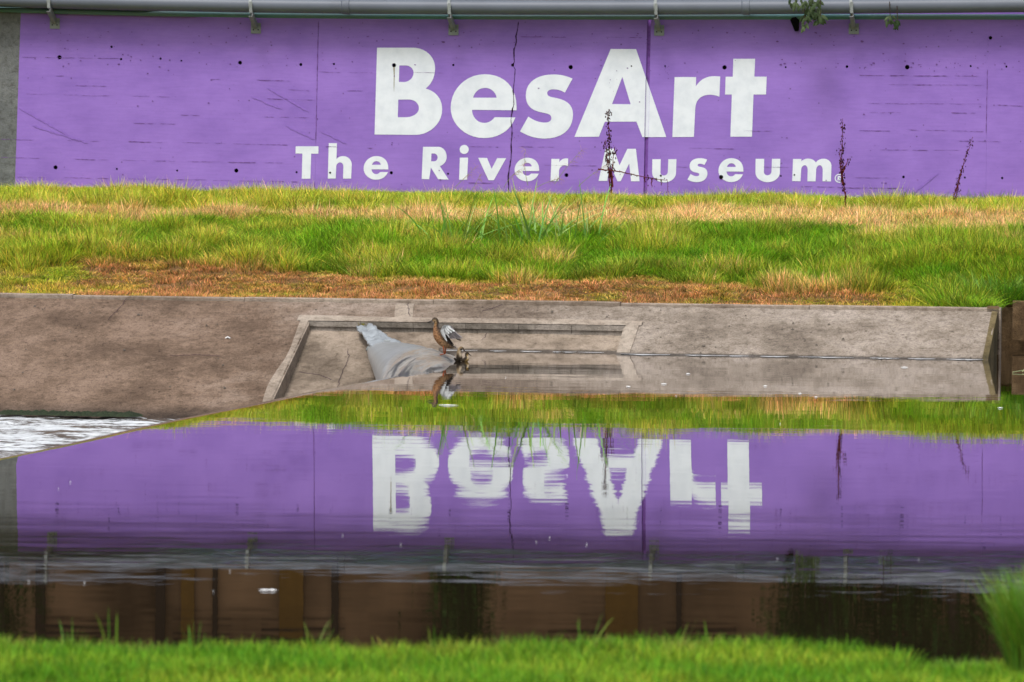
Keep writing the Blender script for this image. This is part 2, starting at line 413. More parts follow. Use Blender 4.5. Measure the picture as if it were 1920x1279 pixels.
# ledge faces round the recess, in cast lengths
def kk(r, side):
    return kTL + (KL - kTL) * (r - rr) / (DR - rr) if side == 0 else kTR + (KR - kTR) * (r - rr) / (DR - rr)
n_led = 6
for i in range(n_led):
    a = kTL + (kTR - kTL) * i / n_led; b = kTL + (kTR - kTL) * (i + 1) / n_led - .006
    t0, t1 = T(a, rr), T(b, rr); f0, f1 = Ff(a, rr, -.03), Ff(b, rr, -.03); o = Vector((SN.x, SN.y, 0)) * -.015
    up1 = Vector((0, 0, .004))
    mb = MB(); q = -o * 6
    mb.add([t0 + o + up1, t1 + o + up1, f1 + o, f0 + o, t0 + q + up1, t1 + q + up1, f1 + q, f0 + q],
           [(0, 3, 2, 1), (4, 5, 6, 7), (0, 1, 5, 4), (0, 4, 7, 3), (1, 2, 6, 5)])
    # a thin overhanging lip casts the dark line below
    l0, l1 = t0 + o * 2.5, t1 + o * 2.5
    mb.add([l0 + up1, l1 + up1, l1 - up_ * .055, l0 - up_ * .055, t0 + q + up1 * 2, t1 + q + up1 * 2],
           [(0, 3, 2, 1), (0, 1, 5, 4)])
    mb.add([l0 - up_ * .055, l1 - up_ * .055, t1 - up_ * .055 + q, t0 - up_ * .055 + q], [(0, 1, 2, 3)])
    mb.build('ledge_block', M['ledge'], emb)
for side in (0, 1):
    for i in range(5):
        r0 = rr + (DR - rr) * i / 5; r1 = rr + (DR - rr) * (i + 1) / 5 - .01
        k0, k1 = kk(r0, side), kk(r1, side); s = 1 if side == 0 else -1; o = SD * s * .012
        t0, t1 = T(k0, r0), T(k1, r1); f0, f1 = Ff(k0, r0, -.03), Ff(k1, r1, -.03); u = Vector((0, 0, .004)); q = -o * 6
        MB().add([t0 + o + u, t1 + o + u, f1 + o, f0 + o, t0 + q + u, t1 + q + u, f1 + q, f0 + q],
                 [(0, 1, 2, 3), (4, 7, 6, 5), (0, 4, 5, 1), (0, 3, 7, 4), (1, 5, 6, 2)]).build('ledge_block', M['trim'], emb)
# paler mortar strips finishing the recess
def strip(name, pts_in, pts_out, mat, off=.014):
    n = len(pts_in); vs = []
    for p in pts_in: vs.append(p + up_ * off)
    for p in pts_out: vs.append(p + up_ * off)
    for p in pts_out: vs.append(p - up_ * .03)
    fs = [(i, i + 1, n + i + 1, n + i) for i in range(n - 1)] + [(n + i, n + i + 1, 2 * n + i + 1, 2 * n + i) for i in range(n - 1)]
    return mesh(name, vs, fs, mat, emb)
rs = np.linspace(rr - .01, DR, 26)
def wob(v, a): return a * mnoise.noise(Vector((v * .9, a * 70, 1)))
strip('mortar_edge', [T(kk(r, 0) - .01, r) for r in rs], [T(kk(r, 0) - .085 - .03 * min(1, (r - rr)) + wob(r, .06), r) for r in rs], M['trim'])
strip('mortar_edge', [T(kk(r, 1) + .01, r) for r in rs], [T(kk(r, 1) + .17 + wob(r, .04), r) for r in rs], M['trim'])
ks = np.linspace(kTL - .16, kTR + .2, 60)
strip('mortar_edge', [T(k, rr - .003) for k in ks], [T(k, rr - .16 + wob(k, .05)) for k in ks], M['trim'])
for a, b in ((754, 788),):
    p0, p1 = S(a, 575), S(b, 575)
    k0 = (p0 - slab_p).dot(SD); k1 = (p1 - slab_p).dot(SD); rq = np.linspace(.02, rr - .10, 9)
    strip('mortar_patch', [T(k0 + .13 * (r - .7) + wob(r + a, .03), r) for r in rq], [T(k1 + .13 * (r - .7) + wob(r + b, .03), r) for r in rq], M['trim'], .008)
# right end face and the dark stained wall beyond
eT, eB = T(kEnd), T(kEnd, (ZTOP + .5) / SLOPE)
o = SD * .01
mesh('end_face', [eT + o + up_ * .004, eB + o + up_ * .004, Vector((eB.x, eB.y, -.8)) + o, Vector((eT.x, eT.y, -.8)) + o,
                  eT - o * 6 + up_ * .012, eB - o * 6 + up_ * .012], [(0, 3, 2, 1), (0, 1, 5, 4)], concrete('mossy_end', (.12, .09, .04, 1), (.07, .055, .025, 1), (.19, .15, .08, 1), .4), emb)
# thin water-stained line: kerb along the top
KZ = .575
kb = empty('kerb', (0, 70.7, .5), 'low grey concrete kerb along the top of the sloping bank, edging the brown grass', 'kerb')
segs = [-14, -11.1, -8.3, -5.6, -3.4, -1.0, 1.35, 3.7, kEnd + .05, 9.0, 12.5, 16.0]
for i in range(len(segs) - 1):
    a, b = segs[i] + .004, segs[i + 1] - .004
    bk = .02 if i < 8 else 2.0
    p0 = SP + SD * a + SN * bk; p1 = SP + SD * b + SN * bk; wd = SN * .17
    zb = -.1 if i < 8 else .10; zt = KZ + .006 * ((i * 7) % 3 - 1) + (.015 if i >= 8 else 0)
    mb = MB(); n = 14; c = .012
    vs = []; 
    for j in range(n + 1):
        p = p0 + (p1 - p0) * j / n; e = .004 * mnoise.noise(p * 3)
        for off, z in ((0, zb), (0, zt - c + e), (c, zt + e), (.17, zt + e * .5), (.17, zb)): vs.append(Vector((p.x + SN.x * off, p.y + SN.y * off, z)))
    fs = []
    for j in range(n):
        for q in range(5): fs.append((j * 5 + q, (j + 1) * 5 + q, (j + 1) * 5 + (q + 1) % 5, j * 5 + (q + 1) % 5))
    fs += [(0, 1, 2, 3, 4), tuple(n * 5 + q for q in (4, 3, 2, 1, 0))]
    mb.add(vs, fs).build('kerb_stone', M['kerb'] if i < 8 else M['brownwall'], kb)
# undercut below the wall past the slab end
p0 = SP + SD * (kEnd - .2) + SN * 2.5; p1 = SP + SD * 16 + SN * 2.5
q0 = SP + SD * (kEnd + .028) + SN * .02; q1 = q0 + Vector((.0865, 1, 0)) * 2.0
MB().add([Vector((a.x, a.y, z)) - SD * o_ for o_ in (0, .15) for a in (q0, q1) for z in (-.8, KZ + .012)], [(0, 2, 3, 1), (4, 5, 7, 6), (1, 3, 7, 5), (0, 1, 5, 4)]).build('return_wall', M['brownwall'], kb)
uc = MB().add([Vector((p0.x, p0.y, -.8)), Vector((p1.x, p1.y, -.8)), Vector((p1.x, p1.y, .5)), Vector((p0.x, p0.y, .5))], [(0, 1, 2, 3)])
uc.build('undercut_face', M['brownwall'], kb)

# ------------------------------------------------------------------ PAINTED WALL with lettering
def kap(p0, p1, mode):
    k = .5523; x0, y0 = p0; x1, y1 = p1
    if mode == 'H': return ((x0 + (x1 - x0) * k, y0), (x1, y1 - (y1 - y0) * k))
    return ((x0, y0 + (y1 - y0) * k), (x1 - (x1 - x0) * k, y1))
def path(cmds):
    pts = []; cur = None
    for c in cmds:
        if len(c) == 2: pts.append(c); cur = c; continue
        if c[0] in 'HV':
            e = (c[1], c[2]); c1, c2 = kap(cur, e, c[0])
        else: c1, c2, e = (c[1], c[2]), (c[3], c[4]), (c[5], c[6])
        for i in range(1, 11):
            t = i / 10; a = (1 - t)
            pts.append(tuple(a ** 3 * cur[k] + 3 * a * a * t * c1[k] + 3 * a * t * t * c2[k] + t ** 3 * e[k] for k in (0, 1)))
        cur = e
    return pts
def circ(cx_, cy_, r, n=20): return [(cx_ + r * math.cos(2 * math.pi * i / n), cy_ + r * math.sin(2 * math.pi * i / n)) for i in range(n)]
def refit(paths, box):
    xs_ = [p[0] for q in paths for p in q]; ys_ = [p[1] for q in paths for p in q]
    x0, x1, y0, y1 = min(xs_), max(xs_), min(ys_), max(ys_)
    return [[(box[0] + (p[0] - x0) / (x1 - x0) * (box[2] - box[0]), box[1] + (p[1] - y0) / (y1 - y0) * (box[3] - box[1])) for p in q] for q in paths]
def filled(name, loops, mapf, mat, parent, thick=0.0):
    """planar outline with holes -> mesh; loops in picture-scale units mapped on to the wall"""
    cu = bpy.data.curves.new(name, 'CURVE'); cu.dimensions = '2D'; cu.fill_mode = 'BOTH'
    for lp in loops:
        sp = cu.splines.new('POLY'); sp.points.add(len(lp) - 1); sp.use_cyclic_u = True
        for i, (x, y) in enumerate(lp): sp.points[i].co = (x / 100, -y / 100, 0, 1)
    ob = bpy.data.objects.new('tmp', cu); COL.objects.link(ob)
    dg = bpy.context.evaluated_depsgraph_get(); me = bpy.data.meshes.new_from_object(ob.evaluated_get(dg))
    bpy.data.objects.remove(ob); bpy.data.curves.remove(cu); me.name = name
    bm = bmesh.new(); bm.from_mesh(me); bmesh.ops.remove_doubles(bm, verts=bm.verts, dist=1e-5)
    for v in bm.verts: v.co = mapf(v.co.x * 100, -v.co.y * 100)
    bm.normal_update()
    for f in bm.faces:
        if f.normal.dot(WN) > 0: f.normal_flip()
    if thick:
        be = [e for e in bm.edges if len(e.link_faces) == 1]
        r = bmesh.ops.extrude_edge_only(bm, edges=be)
        for v in [g for g in r['geom'] if isinstance(g, bmesh.types.BMVert)]: v.co += WN * thick
    bm.to_mesh(me); bm.free(); me.materials.clear()
    return link(name, me, mat, parent)

wall = empty('painted_wall', W(960, 362), 'tall purple painted concrete retaining wall with large white lettering above the grass', 'wall')
# tie holes (x, y, radius in picture units)
holes = [(738.7, 122.5, 4), (111.5, 107.5, 4), (227, 111, 2.3), (340, 114, 1.8), (450, 117.5, 3.8), (564, 121, 3), (626, 120, 2.2), (850, 122, 2.2),
         (961, 122, 3), (1070, 126, 4.2), (1247, 124, 1.8), (1358.5, 126.5, 4.2), (1473, 126, 1.8), (1588, 125, 2.6), (1701, 126, 4.4), (1820, 124, 2), (1887, 125, 2),
         (104, 314, 4), (219, 317, 2), (332, 320, 2), (443, 320, 4), (556, 323, 2.1), (733.5, 324, 3.2), (840, 326, 2), (1062, 328.5, 3.8),
         (1464, 330, 1.8), (1694, 332, 2.6), (1809, 333, 2), (1879, 334, 2.3), (1857, 71, 3.4), (209, 88, 2.4), (301, 110, 2.2)]
jx = [(-700, None), (594.5, -.022), (1213.5, -.022), (1850, -.012), (2600, None)]
def jline(x, y, k): return x + (k or 0) * (y - 200) if True else x
def panel(x0, k0, x1, k1, top_=13, bot=420):
    ys_ = [top_, 100, 200, 300, bot]
    l = [(x0 + k0 * (y - 200), y) for y in ys_]; r = [(x1 + k1 * (y - 200), y) for y in ys_]
    loop = l + r[::-1]
    hs_ = [h for h in holes if x0 + 6 < h[0] < x1 - 6]
    return [loop] + [circ(h[0], h[1], h[2], 12) for h in hs_]
filled('panel', panel(-700, 0, 33, -.034), W, M['grey'], wall, .06)['label'] = 'bare grey unpainted section of the wall'
filled('panel', panel(33, -.034, 594, -.022), W, M['wall'], wall, .06)
filled('panel', panel(594.18, -.022, 1210, -.022), W, M['wall'], wall, .06)
filled('panel', panel(1217, -.022, 1850.3, -.012), W, M['wall'], wall, .06)
filled('panel', panel(1850.45, -.012, 2700, 0), W, M['wall'], wall, .06)
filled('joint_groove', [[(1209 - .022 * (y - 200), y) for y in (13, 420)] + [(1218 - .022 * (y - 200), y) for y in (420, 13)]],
       lambda x, y: W(x, y, -.045), simple('shaded_purple', (.20, .085, .345, 1), .9, .1, .25, 14), wall)  # shade inside the groove is put into the colour as a darker purple
filled('wall_core', [[(-700, 14), (2700, 14), (2700, 420), (-700, 420)]], lambda x, y: W(x, y, -.07), M['hole'], wall)
# body of the wall behind, down into the ground and up to the added coping
cA, cB = W(-700, 300), W(2700, 300); zt = W(960, 12).z
mb = MB(); thick = .5
for a, b, z0, z1, f in ((cA, cB, .8, zt, .08),):
    vs = [Vector((p.x + WN.x * d, p.y + WN.y * d, z)) for p in (a, b) for d in (f, f + thick) for z in (z0, z1)]
    mb.add(vs, [(0, 1, 5, 4), (2, 6, 7, 3), (1, 3, 7, 5), (0, 4, 6, 2), (0, 2, 3, 1), (4, 5, 7, 6)])
mb.build('wall_body', M['grey'], wall)

G = {}
G['B'] = [path([(707, 89.5), (774.4, 89.5), ('H', 815.7, 127), ('C', 815.7, 145, 809, 158, 797.9, 166.2), ('C', 817, 171, 829, 185, 829, 205.2), ('V', 778.3, 253), (702.3, 252.3)]),
          path([(748.8, 122.8), (760, 122.8), ('H', 775.4, 136), ('V', 757, 153.9), (747.9, 153.6)]),
          path([(746.8, 186.8), (767.4, 186.8), ('H', 785.5, 203), ('V', 760.4, 220), (745.8, 220)]), circ(738.7, 122.5, 4, 12)]
G['e'] = [path([(968.5, 206.8), (885.1, 206.2), ('V', 907.7, 230.5), ('C', 916, 230.5, 922, 227, 927.6, 219.9), (966.3, 220.3), ('C', 957, 245, 935, 259, 907.7, 259),
                ('H', 845, 202.1), ('V', 908.9, 139.3), ('C', 945, 139.3, 968.5, 163, 968.5, 200)]),
          path([(887, 183.3), ('C', 890, 172, 899, 164.9, 909.5, 164.9), ('C', 920, 164.9, 929, 172, 931.2, 183.3)])]
G['s'] = [path([(1073.5, 147.6), ('C', 1062, 142, 1050, 139.7, 1037.7, 139.7), ('C', 1007, 139.7, 985.9, 154, 985.9, 178.6), ('C', 985.9, 196, 994, 205, 1010, 209.5), (1023.6, 212.6),
                ('C', 1030, 214, 1033.8, 216, 1033.8, 221.5), ('C', 1033.8, 227, 1029, 229.9, 1021.3, 229.9), ('C', 1011, 229.9, 1001, 226, 990.6, 218.7), (975, 246.4),
                ('C', 990, 255.5, 1005, 259.9, 1021.3, 259.9), ('C', 1055, 259.9, 1074.3, 242, 1074.3, 215), ('C', 1074.3, 198, 1064, 188.5, 1044.7, 184.3), (1034, 182),
                ('C', 1029, 181, 1026, 178.5, 1026, 175.1), ('C', 1026, 170.5, 1030, 167.6, 1037.7, 167.6), ('C', 1045, 167.6, 1052, 169.5, 1059.2, 173.7)])]
# the A is painted across the groove, so it is in two pieces with the groove's white between
def clip_poly(poly, a, k, keep_left):
    f = lambda p: (p[0] - (a + k * (p[1] - 200))) * (1 if keep_left else -1)
    out = []
    for i in range(len(poly)):
        p, q = poly[i], poly[(i + 1) % len(poly)]; fp, fq = f(p), f(q)
        if fp <= 0: out.append(p)
        if (fp <= 0) != (fq <= 0):
            t = fp / (fp - fq); out.append((p[0] + (q[0] - p[0]) * t, p[1] + (q[1] - p[1]) * t))
    return out
A_out = [(1145, 91.9), (1192.6, 92.2), (1249.3, 257.1), (1204.5, 257.1), (1193.3, 228.3), (1134.2, 228.3), (1123, 256.4), (1077, 256.8)]
A_in = [(1166.9, 144.2), (1182.5, 195.6), (1147.6, 195.2)]
G['r'] = [path([(1264.9, 144.6), (1305.3, 144.6), (1304.6, 162.2), ('C', 1312, 150, 1324, 142.9, 1338.7, 142.9), (1350.4, 143.5), (1348.9, 181.5), ('C', 1343, 179, 1337, 177.7, 1330.2, 177.7),
                ('C', 1313, 178.5, 1304, 188, 1303.5, 205.4), (1301, 256.8), (1260.7, 257)])]
G['t'] = [[(1375, 110.3), (1416, 110.3), (1414.4, 143.8), (1437.6, 143.8), (1436.2, 177.3), (1412.8, 177.3), (1410, 256.4), (1369.4, 256.4), (1372.2, 177.3), (1359.4, 177.3), (1360.6, 144), (1373.9, 144)]]
words = []
words += [G['B'], G['e'], G['s'], [clip_poly(A_out, 1209.5, -.022, True), A_in], [clip_poly(A_out, 1217.2, -.022, False)], G['r'], G['t']]
words += [[[(554.4, 274.4), (597.1, 274.4), (596.9, 288.3), (583.5, 288.3), (582, 335.2), (565.8, 335.2), (566.9, 288), (554.2, 287.9)]]]
words += [[path([(616.4, 268.5), (631.8, 268.5), (630.9, 298.3), ('C', 634, 295, 638, 292.8, 643.4, 292.8), ('H', 659.6, 309), (658.3, 335), (643.2, 335), (643.8, 312), ('V', 637.7, 304.6), ('H', 630.4, 313.1), (629.6, 335), (614.6, 335)])]]
words += [refit(G['e'], (681.8, 292.8, 728, 337.1))]
words += [[path([(793.2, 275.4), (821.7, 275.4), ('H', 837.5, 293.9), ('C', 837.5, 302, 833, 308.5, 824.8, 311.8), (841.3, 336.9), (821.7, 336.3), (807.9, 314.2), (804.7, 336.3), (790.6, 335.8)]),
           path([(809, 287.9), (813.3, 287.9), ('H', 820.6, 295.4), ('V', 813.3, 302.7), (808.3, 302.5)])]]
words += [[circ(870.4, 280.3, 8.5, 28), [(862.3, 295.7), (877.6, 295.7), (875.8, 337), (860.7, 337)]]]
words += [[[(896.5, 295.9), (913.1, 296.3), (921.7, 316.8), (932.3, 296.7), (949, 296.7), (926, 337.9), (915.9, 337.9)]]]
words += [refit(G['e'], (964.8, 295.9, 1010.9, 340))]
words += [[path([(1033.9, 298), (1049, 298), (1048.4, 304.6), ('C', 1052, 299, 1056, 297.1, 1062.5, 297.1), (1065.3, 297.1), (1064.8, 311.4), ('C', 1062, 310.6, 1060, 310.3, 1058.3, 310.5), ('H', 1048.1, 321.3), (1047.6, 339.5), (1032.3, 339.2)])]]
words += [[[(1135.3, 278.8), (1150.6, 278.8), (1161.6, 310), (1176.4, 279.1), (1192.3, 279.1), (1199.3, 340), (1183.2, 340), (1179.8, 306.7), (1163.6, 340), (1157.9, 340), (1143.5, 308), (1138.6, 339.3), (1122.3, 339.3)]]]
U = path([(1223.2, 298.6), (1238.9, 298.6), (1238.3, 323.3), ('V', 1244.8, 329.3), ('H', 1252.2, 321.8), (1253.2, 298.6), (1268.3, 298.6), (1267.5, 324), ('V', 1245.4, 342.1), ('H', 1222.8, 324)])
words += [[U]]
words += [refit(G['s'], (1288.9, 296.7, 1326.4, 341.7)), refit(G['e'], (1347.1, 296.7, 1393.8, 341.4)), refit([U], (1416.4, 297.9, 1463, 341.7))]
words += [[path([(1487, 298.2), (1502.8, 298.2), (1502.6, 302.4), ('C', 1506, 299.2, 1510, 297.5, 1515.6, 297.5), ('C', 1521, 297.5, 1527, 300, 1529.7, 305), ('C', 1533, 300, 1538, 297.7, 1544.8, 297.7),
                ('H', 1559, 311.3), (1558, 340.4), (1542.2, 340), (1542.7, 319.6), ('V', 1537, 309.9), ('H', 1530.2, 319.6), (1529.2, 340.2), (1513.8, 340), (1514.4, 318.5), ('V', 1508.9, 309.9), ('H', 1502.1, 319.6), (1501, 340), (1485.2, 339.6)])]]
for g in words: filled('letter', g, lambda x, y: W(x, y, .004), M['white'], wall)
A_strip = clip_poly(clip_poly(A_out, 1209.0, -.022, False), 1217.6, -.022, True)
filled('letter', [A_strip], lambda x, y: W(x, y, -.021), M['white'], wall)
# registered mark
c = (1573.4, 334.4)
filled('letter', [circ(*c, 8.3, 28), circ(*c, 6.5, 28)], lambda x, y: W(x, y, .004), M['white'], wall)
Rg = refit(words[10], (c[0] - 3, c[1] - 4.2, c[0] + 3.4, c[1] + 4.2))
filled('letter', Rg, lambda x, y: W(x, y, .004), M['white'], wall)
# tie holes that fall inside letters
for (x, y, r) in ((1184, 124, 1.5), (619, 324, 2), (1352, 332, 3.9), (1239, 329.5, 2), (1489.5, 328, 1.6)):
    filled('tie_hole', [circ(x, y, r, 12)], lambda a, b: W(a, b, .007), M['hole'], wall)
filled('rust_stain', [path([(737, 126), (740.6, 126), (740.2, 135), (739.6, 160), (738.6, 174), (738, 160), (738.2, 140)])], lambda a, b: W(a, b, .006), simple('rust', (.35, .32, .26, 1)), wall)
def ribbon(pts, wd, off, jit=.5):
    top_, bot_ = [], []
    for i, (x, y) in enumerate(pts):
        a = pts[max(i - 1, 0)]; b = pts[min(i + 1, len(pts) - 1)]; l = math.hypot(b[0] - a[0], b[1] - a[1]) or 1
        nx_, ny_ = -(b[1] - a[1]) / l, (b[0] - a[0]) / l
        h = wd * (1 + jit * (random.random() - .5) * 2) / 2
        if i in (0, len(pts) - 1): h = .05
        top_.append(W(x + nx_ * h, y + ny_ * h, off)); bot_.append(W(x - nx_ * h, y - ny_ * h, off))
    n = len(pts); return top_ + bot_, [(i, i + 1, n + i + 1, n + i) for i in range(n - 1)]
def rough_line(x0, y0, x1, y1, step, j):
    L = math.hypot(x1 - x0, y1 - y0); n = max(2, int(L / step)); out = []; d = 0
    for i in range(n + 1):
        t = i / n; d = d * .75 + random.uniform(-j, j)
        nx_, ny_ = -(y1 - y0) / L, (x1 - x0) / L
        out.append((x0 + (x1 - x0) * t + nx_ * d, y0 + (y1 - y0) * t + ny_ * d))
    return out
ck = [(972, 40), (970, 56), (967, 68), (968, 80), (964, 92), (963.5, 104), (964, 116), (961, 122), (966, 130), (964.5, 142), (964, 152), (962, 170), (963, 180), (964, 195), (961, 204), (959, 216), (958, 228), (960, 240), (960, 250), (959, 262), (958.5, 284), (957, 303), (955, 315), (953, 330), (954, 350), (953, 370)]
pts = []
for i in range(len(ck) - 1):
    seg = rough_line(*ck[i], *ck[i + 1], 4, .35); pts += seg[:-1]
v_, f_ = ribbon(pts, 1.7, .007, .6); mesh('crack', v_, f_, M['crack'], wall)
mb = MB()
lines = [(40, 107, 230, 110), (40, 122, 100, 125), (45, 141, 120, 143), (140, 160, 200, 162), (48, 176, 90, 178), (118, 178, 210, 180), (245, 180, 330, 182), (480, 150, 545, 152), (355, 147, 420, 149),
         (540, 168, 592, 171), (500, 185, 592, 188), (338, 216, 592, 221), (250, 231, 330, 233), (0, 261, 75, 263), (125, 263, 190, 265), (240, 265, 315, 268), (340, 267, 540, 272),
         (135, 298, 205, 300), (228, 300, 330, 303), (350, 303, 550, 306), (0, 295, 75, 297), (30, 332, 85, 333), (120, 333, 210, 335), (240, 335, 560, 341), (585, 341, 655, 340), (590, 360, 670, 358),
         (597, 135, 700, 136.5), (775, 136, 832, 137), (915, 68, 1065, 70), (880, 275, 935, 276), (972, 275, 1040, 276), (877, 343, 935, 344), (610, 275, 700, 278), (1135, 70, 1205, 71), (650, 170, 700, 171),
         (1290, 278, 1380, 279), (1270, 313, 1290, 313.5), (1430, 313, 1480, 314), (1500, 350, 1575, 351), (1610, 141, 1835, 143), (1612, 158, 1845, 160), (1625, 194, 1845, 195), (1630, 211, 1830, 212),
         (1610, 245, 1670, 246), (1700, 243, 1845, 247), (1735, 263, 1880, 266), (1650, 281, 1800, 282), (1600, 333, 1680, 334), (1870, 197, 1920, 199), (1330, 245, 1450, 246), (1570, 352, 1700, 353), (1020, 310, 1120, 311)]
for l in lines:
    x0, y0, x1, y1 = l; x = x0
    while x < x1:
        e = min(x1, x + random.uniform(18, 70))
        ya = y0 + (y1 - y0) * (x - x0) / (x1 - x0); yb = y0 + (y1 - y0) * (e - x0) / (x1 - x0)
        if random.random() < .9: mb.add(*ribbon(rough_line(x, ya, e, yb, 4, .22), random.uniform(.35, .9), .0065, .8))
        x = e + random.uniform(1, 12)
for x, a, b in ((593.5, 40, 270), (593, 340, 362), (1850, 130, 250), (217, 190, 300)):
    if x == 217: continue
    mb.add(*ribbon(rough_line(x - (a - 200) * .022, a, x - (b - 200) * .022, b, 5, .3), 1.0, .0065, .8))
o_ = mb.build('board_mark', M['mark'], wall); o_['kind'] = 'stuff'
mb = MB()
for q in ((35, 202, 135, 258), (60, 235, 165, 268), (500, 165, 580, 210), (470, 180, 530, 205), (535, 235, 590, 262), (600, 245, 650, 270), (1712, 362, 1760, 325)):
    mb.add(*ribbon(rough_line(*q, 6, .5), 3.5, .0062, .5))
o_ = mb.build('scuff', simple('scuff_mark', (.248, .136, .475, 1), .9, .1, .1, 20), wall); o_['kind'] = 'stuff'
mb = MB()
for i in range(330):
    x, y = random.uniform(45, 1915), random.choice([random.uniform(50, 350), random.gauss(118, 9), random.gauss(72, 12)])
    if 700 < x < 1440 and 88 < y < 262 and random.random() < .7: continue
    r = random.uniform(.5, 1.4) * (1.5 if random.random() < .1 else 1); n = 7; ax_ = random.uniform(.8, 1.9)
    q = [W(x + r * ax_ * math.cos(k / n * 6.283) * random.uniform(.6, 1.2), y + r * math.sin(k / n * 6.283) * random.uniform(.6, 1.2), .0068) for k in range(n)]
    mb.add(q, [tuple(range(n))])
for i in range(26):             # red paint spatter and dirt near the joint
    x, y = random.choice([(1250, 135), (965, 255), (1150, 150), (1215, 120)]); x += random.gauss(0, 6); y += random.gauss(0, 8); r = random.uniform(.4, 1)
    mb.add([W(x + r * math.cos(k), y + r * math.sin(k), .0068) for k in range(6)], [tuple(range(6))])
o_ = mb.build('pit', M['mark'], wall); o_['kind'] = 'stuff'

# ------------------------------------------------------------------ PIPES AND BRACKETS along the wall top
def smooth_path(ctrl, n):
    xs_ = np.array([c[0] for c in ctrl]); ys_ = np.array([c[1] for c in ctrl])
    cf = np.polyfit(xs_ / 1000, ys_, 3); X = np.linspace(-500, 2500, n); return [(x, float(np.polyval(cf, np.clip(x, -150, 2050) / 1000))) for x in X]
pc = smooth_path([(0, 4 - 5), (300, 8), (600, 11.5), (850, 13), (1200, 14), (1600, 12.5), (1900, 9)], 60)
pts = [hit(x, y, WP - WN * .32, WN) for x, y in pc]
pipe = MB().tube(pts, .122, 20).build('large_pipe', M['pipe'], None, True)
tag(pipe, 'thick grey pipe running along the top edge of the purple wall', 'pipe')
for jx_ in (655, 1405, 2020, 20 - 480):
    i = min(range(len(pc)), key=lambda q: abs(pc[q][0] - jx_)); 
    def pp(x):
        y = np.interp(x, [a[0] for a in pc], [a[1] for a in pc]); return hit(x, y, WP - WN * .32, WN)
    MB().tube([pp(jx_ - 14), pp(jx_ - 11), pp(jx_ - 2), pp(jx_), pp(jx_ + .6), pp(jx_ + 1)], [.123, .130, .132, .138, .138, .122], 20).build('pipe_collar', M['pipe'], pipe, True)
tc = smooth_path([(0, 18), (100, 20.5), (300, 26), (600, 29.5), (850, 31.5), (1200, 32), (1500, 32), (1700, 31.5), (1920, 32)], 60)
pts = [hit(x, y, WP - WN * .075, WN) for x, y in tc]
tp = MB().tube(pts, .047, 12).build('conduit', M['teal'], None, True)
tag(tp, 'thin weathered teal conduit below the thick grey pipe', 'conduit')
brs = [(103, 46), (480, 55), (850.5, 58), (1236, 59), (1601, 56), (-275, 38), (1968, 52)]
first = None
desc = ['steel pipe bracket nearest the grey unpainted edge of the wall', 'steel pipe bracket left of the lettering, above the second panel of purple wall', 'steel pipe bracket above the gap between the capital B and the first small letters',
        'steel pipe bracket beside the wide vertical joint, above the letter r', 'steel pipe bracket just right of the hanging leafy branch', 'steel pipe bracket beyond the left end', 'steel pipe bracket beyond the right end']
def make_bracket():
    c0 = W(850.5, 58); e = empty('pipe_bracket', c0)
    ax = (WD, WN, up_)
    b = MB().box(c0 - WN * .012, (.083, .010, .07), ax); b.box(c0 - WN * .012 + up_ * .075, (.083, .010, .03), ax)
    b.build('plate', M['steel'], e)
    for s in (-1, 1): MB().tube([c0 + WD * .04 * s - WN * .02 + up_ * -.008, c0 + WD * .04 * s - WN * .034 + up_ * -.008], .011, 8).build('bolt', M['hole'], e)
    base = c0 - WN * .02 + up_ * .06; tip = hit(842.5, 28, WP - WN * .47, WN)
    d = (tip - base); L = d.length; d.normalize(); sx = WD - d * WD.dot(d); sx.normalize(); u2 = sx.cross(d) * -1
    if u2.z < 0: u2 = -u2
    arm = MB(); mid = (base + tip) / 2; a2 = (sx, d, u2)
    arm.box(mid + sx * .024, (.003, L / 2, .048), a2); arm.box(mid + u2 * .051 - sx * .004, (.031, L / 2, .003), a2); arm.box(mid - u2 * .051 - sx * .004, (.031, L / 2, .003), a2)
    arm.build('arm', M['steel'], e)
    st = MB(); pc0 = hit(842.5, 13, WP - WN * .32, WN)
    ring = [pc0 + (-WN * math.cos(q) + up_ * math.sin(q)) * .127 for q in np.linspace(-1.3, 3.1, 20)]
    for i in range(19):
        a, b_ = ring[i], ring[i + 1]; m = (a + b_) / 2; t_ = (b_ - a).normalized(); st.box(m, (.024, (b_ - a).length / 2 * 1.1, .004), (WD, t_, WD.cross(t_)))
    st.box(tip + up_ * .10 - WN * .0, (.024, .005, .09), ax)
    st.build('strap', M['steel'], e)
    return e
first = make_bracket(); src_kids = list(first.children)
for i, (x, y) in enumerate(brs):
    if i == 2: o_ = first
    else:
        o_ = first.copy(); COL.objects.link(o_); o_.location = W(x, y)
        for ch in src_kids:
            c_ = ch.copy(); COL.objects.link(c_); inv = ch.matrix_parent_inverse.copy(); c_.parent = o_; c_.matrix_parent_inverse = inv
    tag(o_, desc[i], 'bracket', 'steel brackets carrying the grey pipe')
# coping added over the wall top to shade the paint below the pipe
cop = MB(); zc = zt
a, b = W(-700, 300), W(2700, 300)
vs = [Vector((p.x + WN.x * d, p.y + WN.y * d, z)) for p in (a, b) for d in (-.02, .7) for z in (zc, zc + .10)]
cop.add(vs, [(0, 1, 5, 4), (2, 6, 7, 3), (1, 3, 7, 5), (0, 4, 6, 2), (0, 2, 3, 1), (4, 5, 7, 6)]).build('shade_coping', M['grey'], wall)

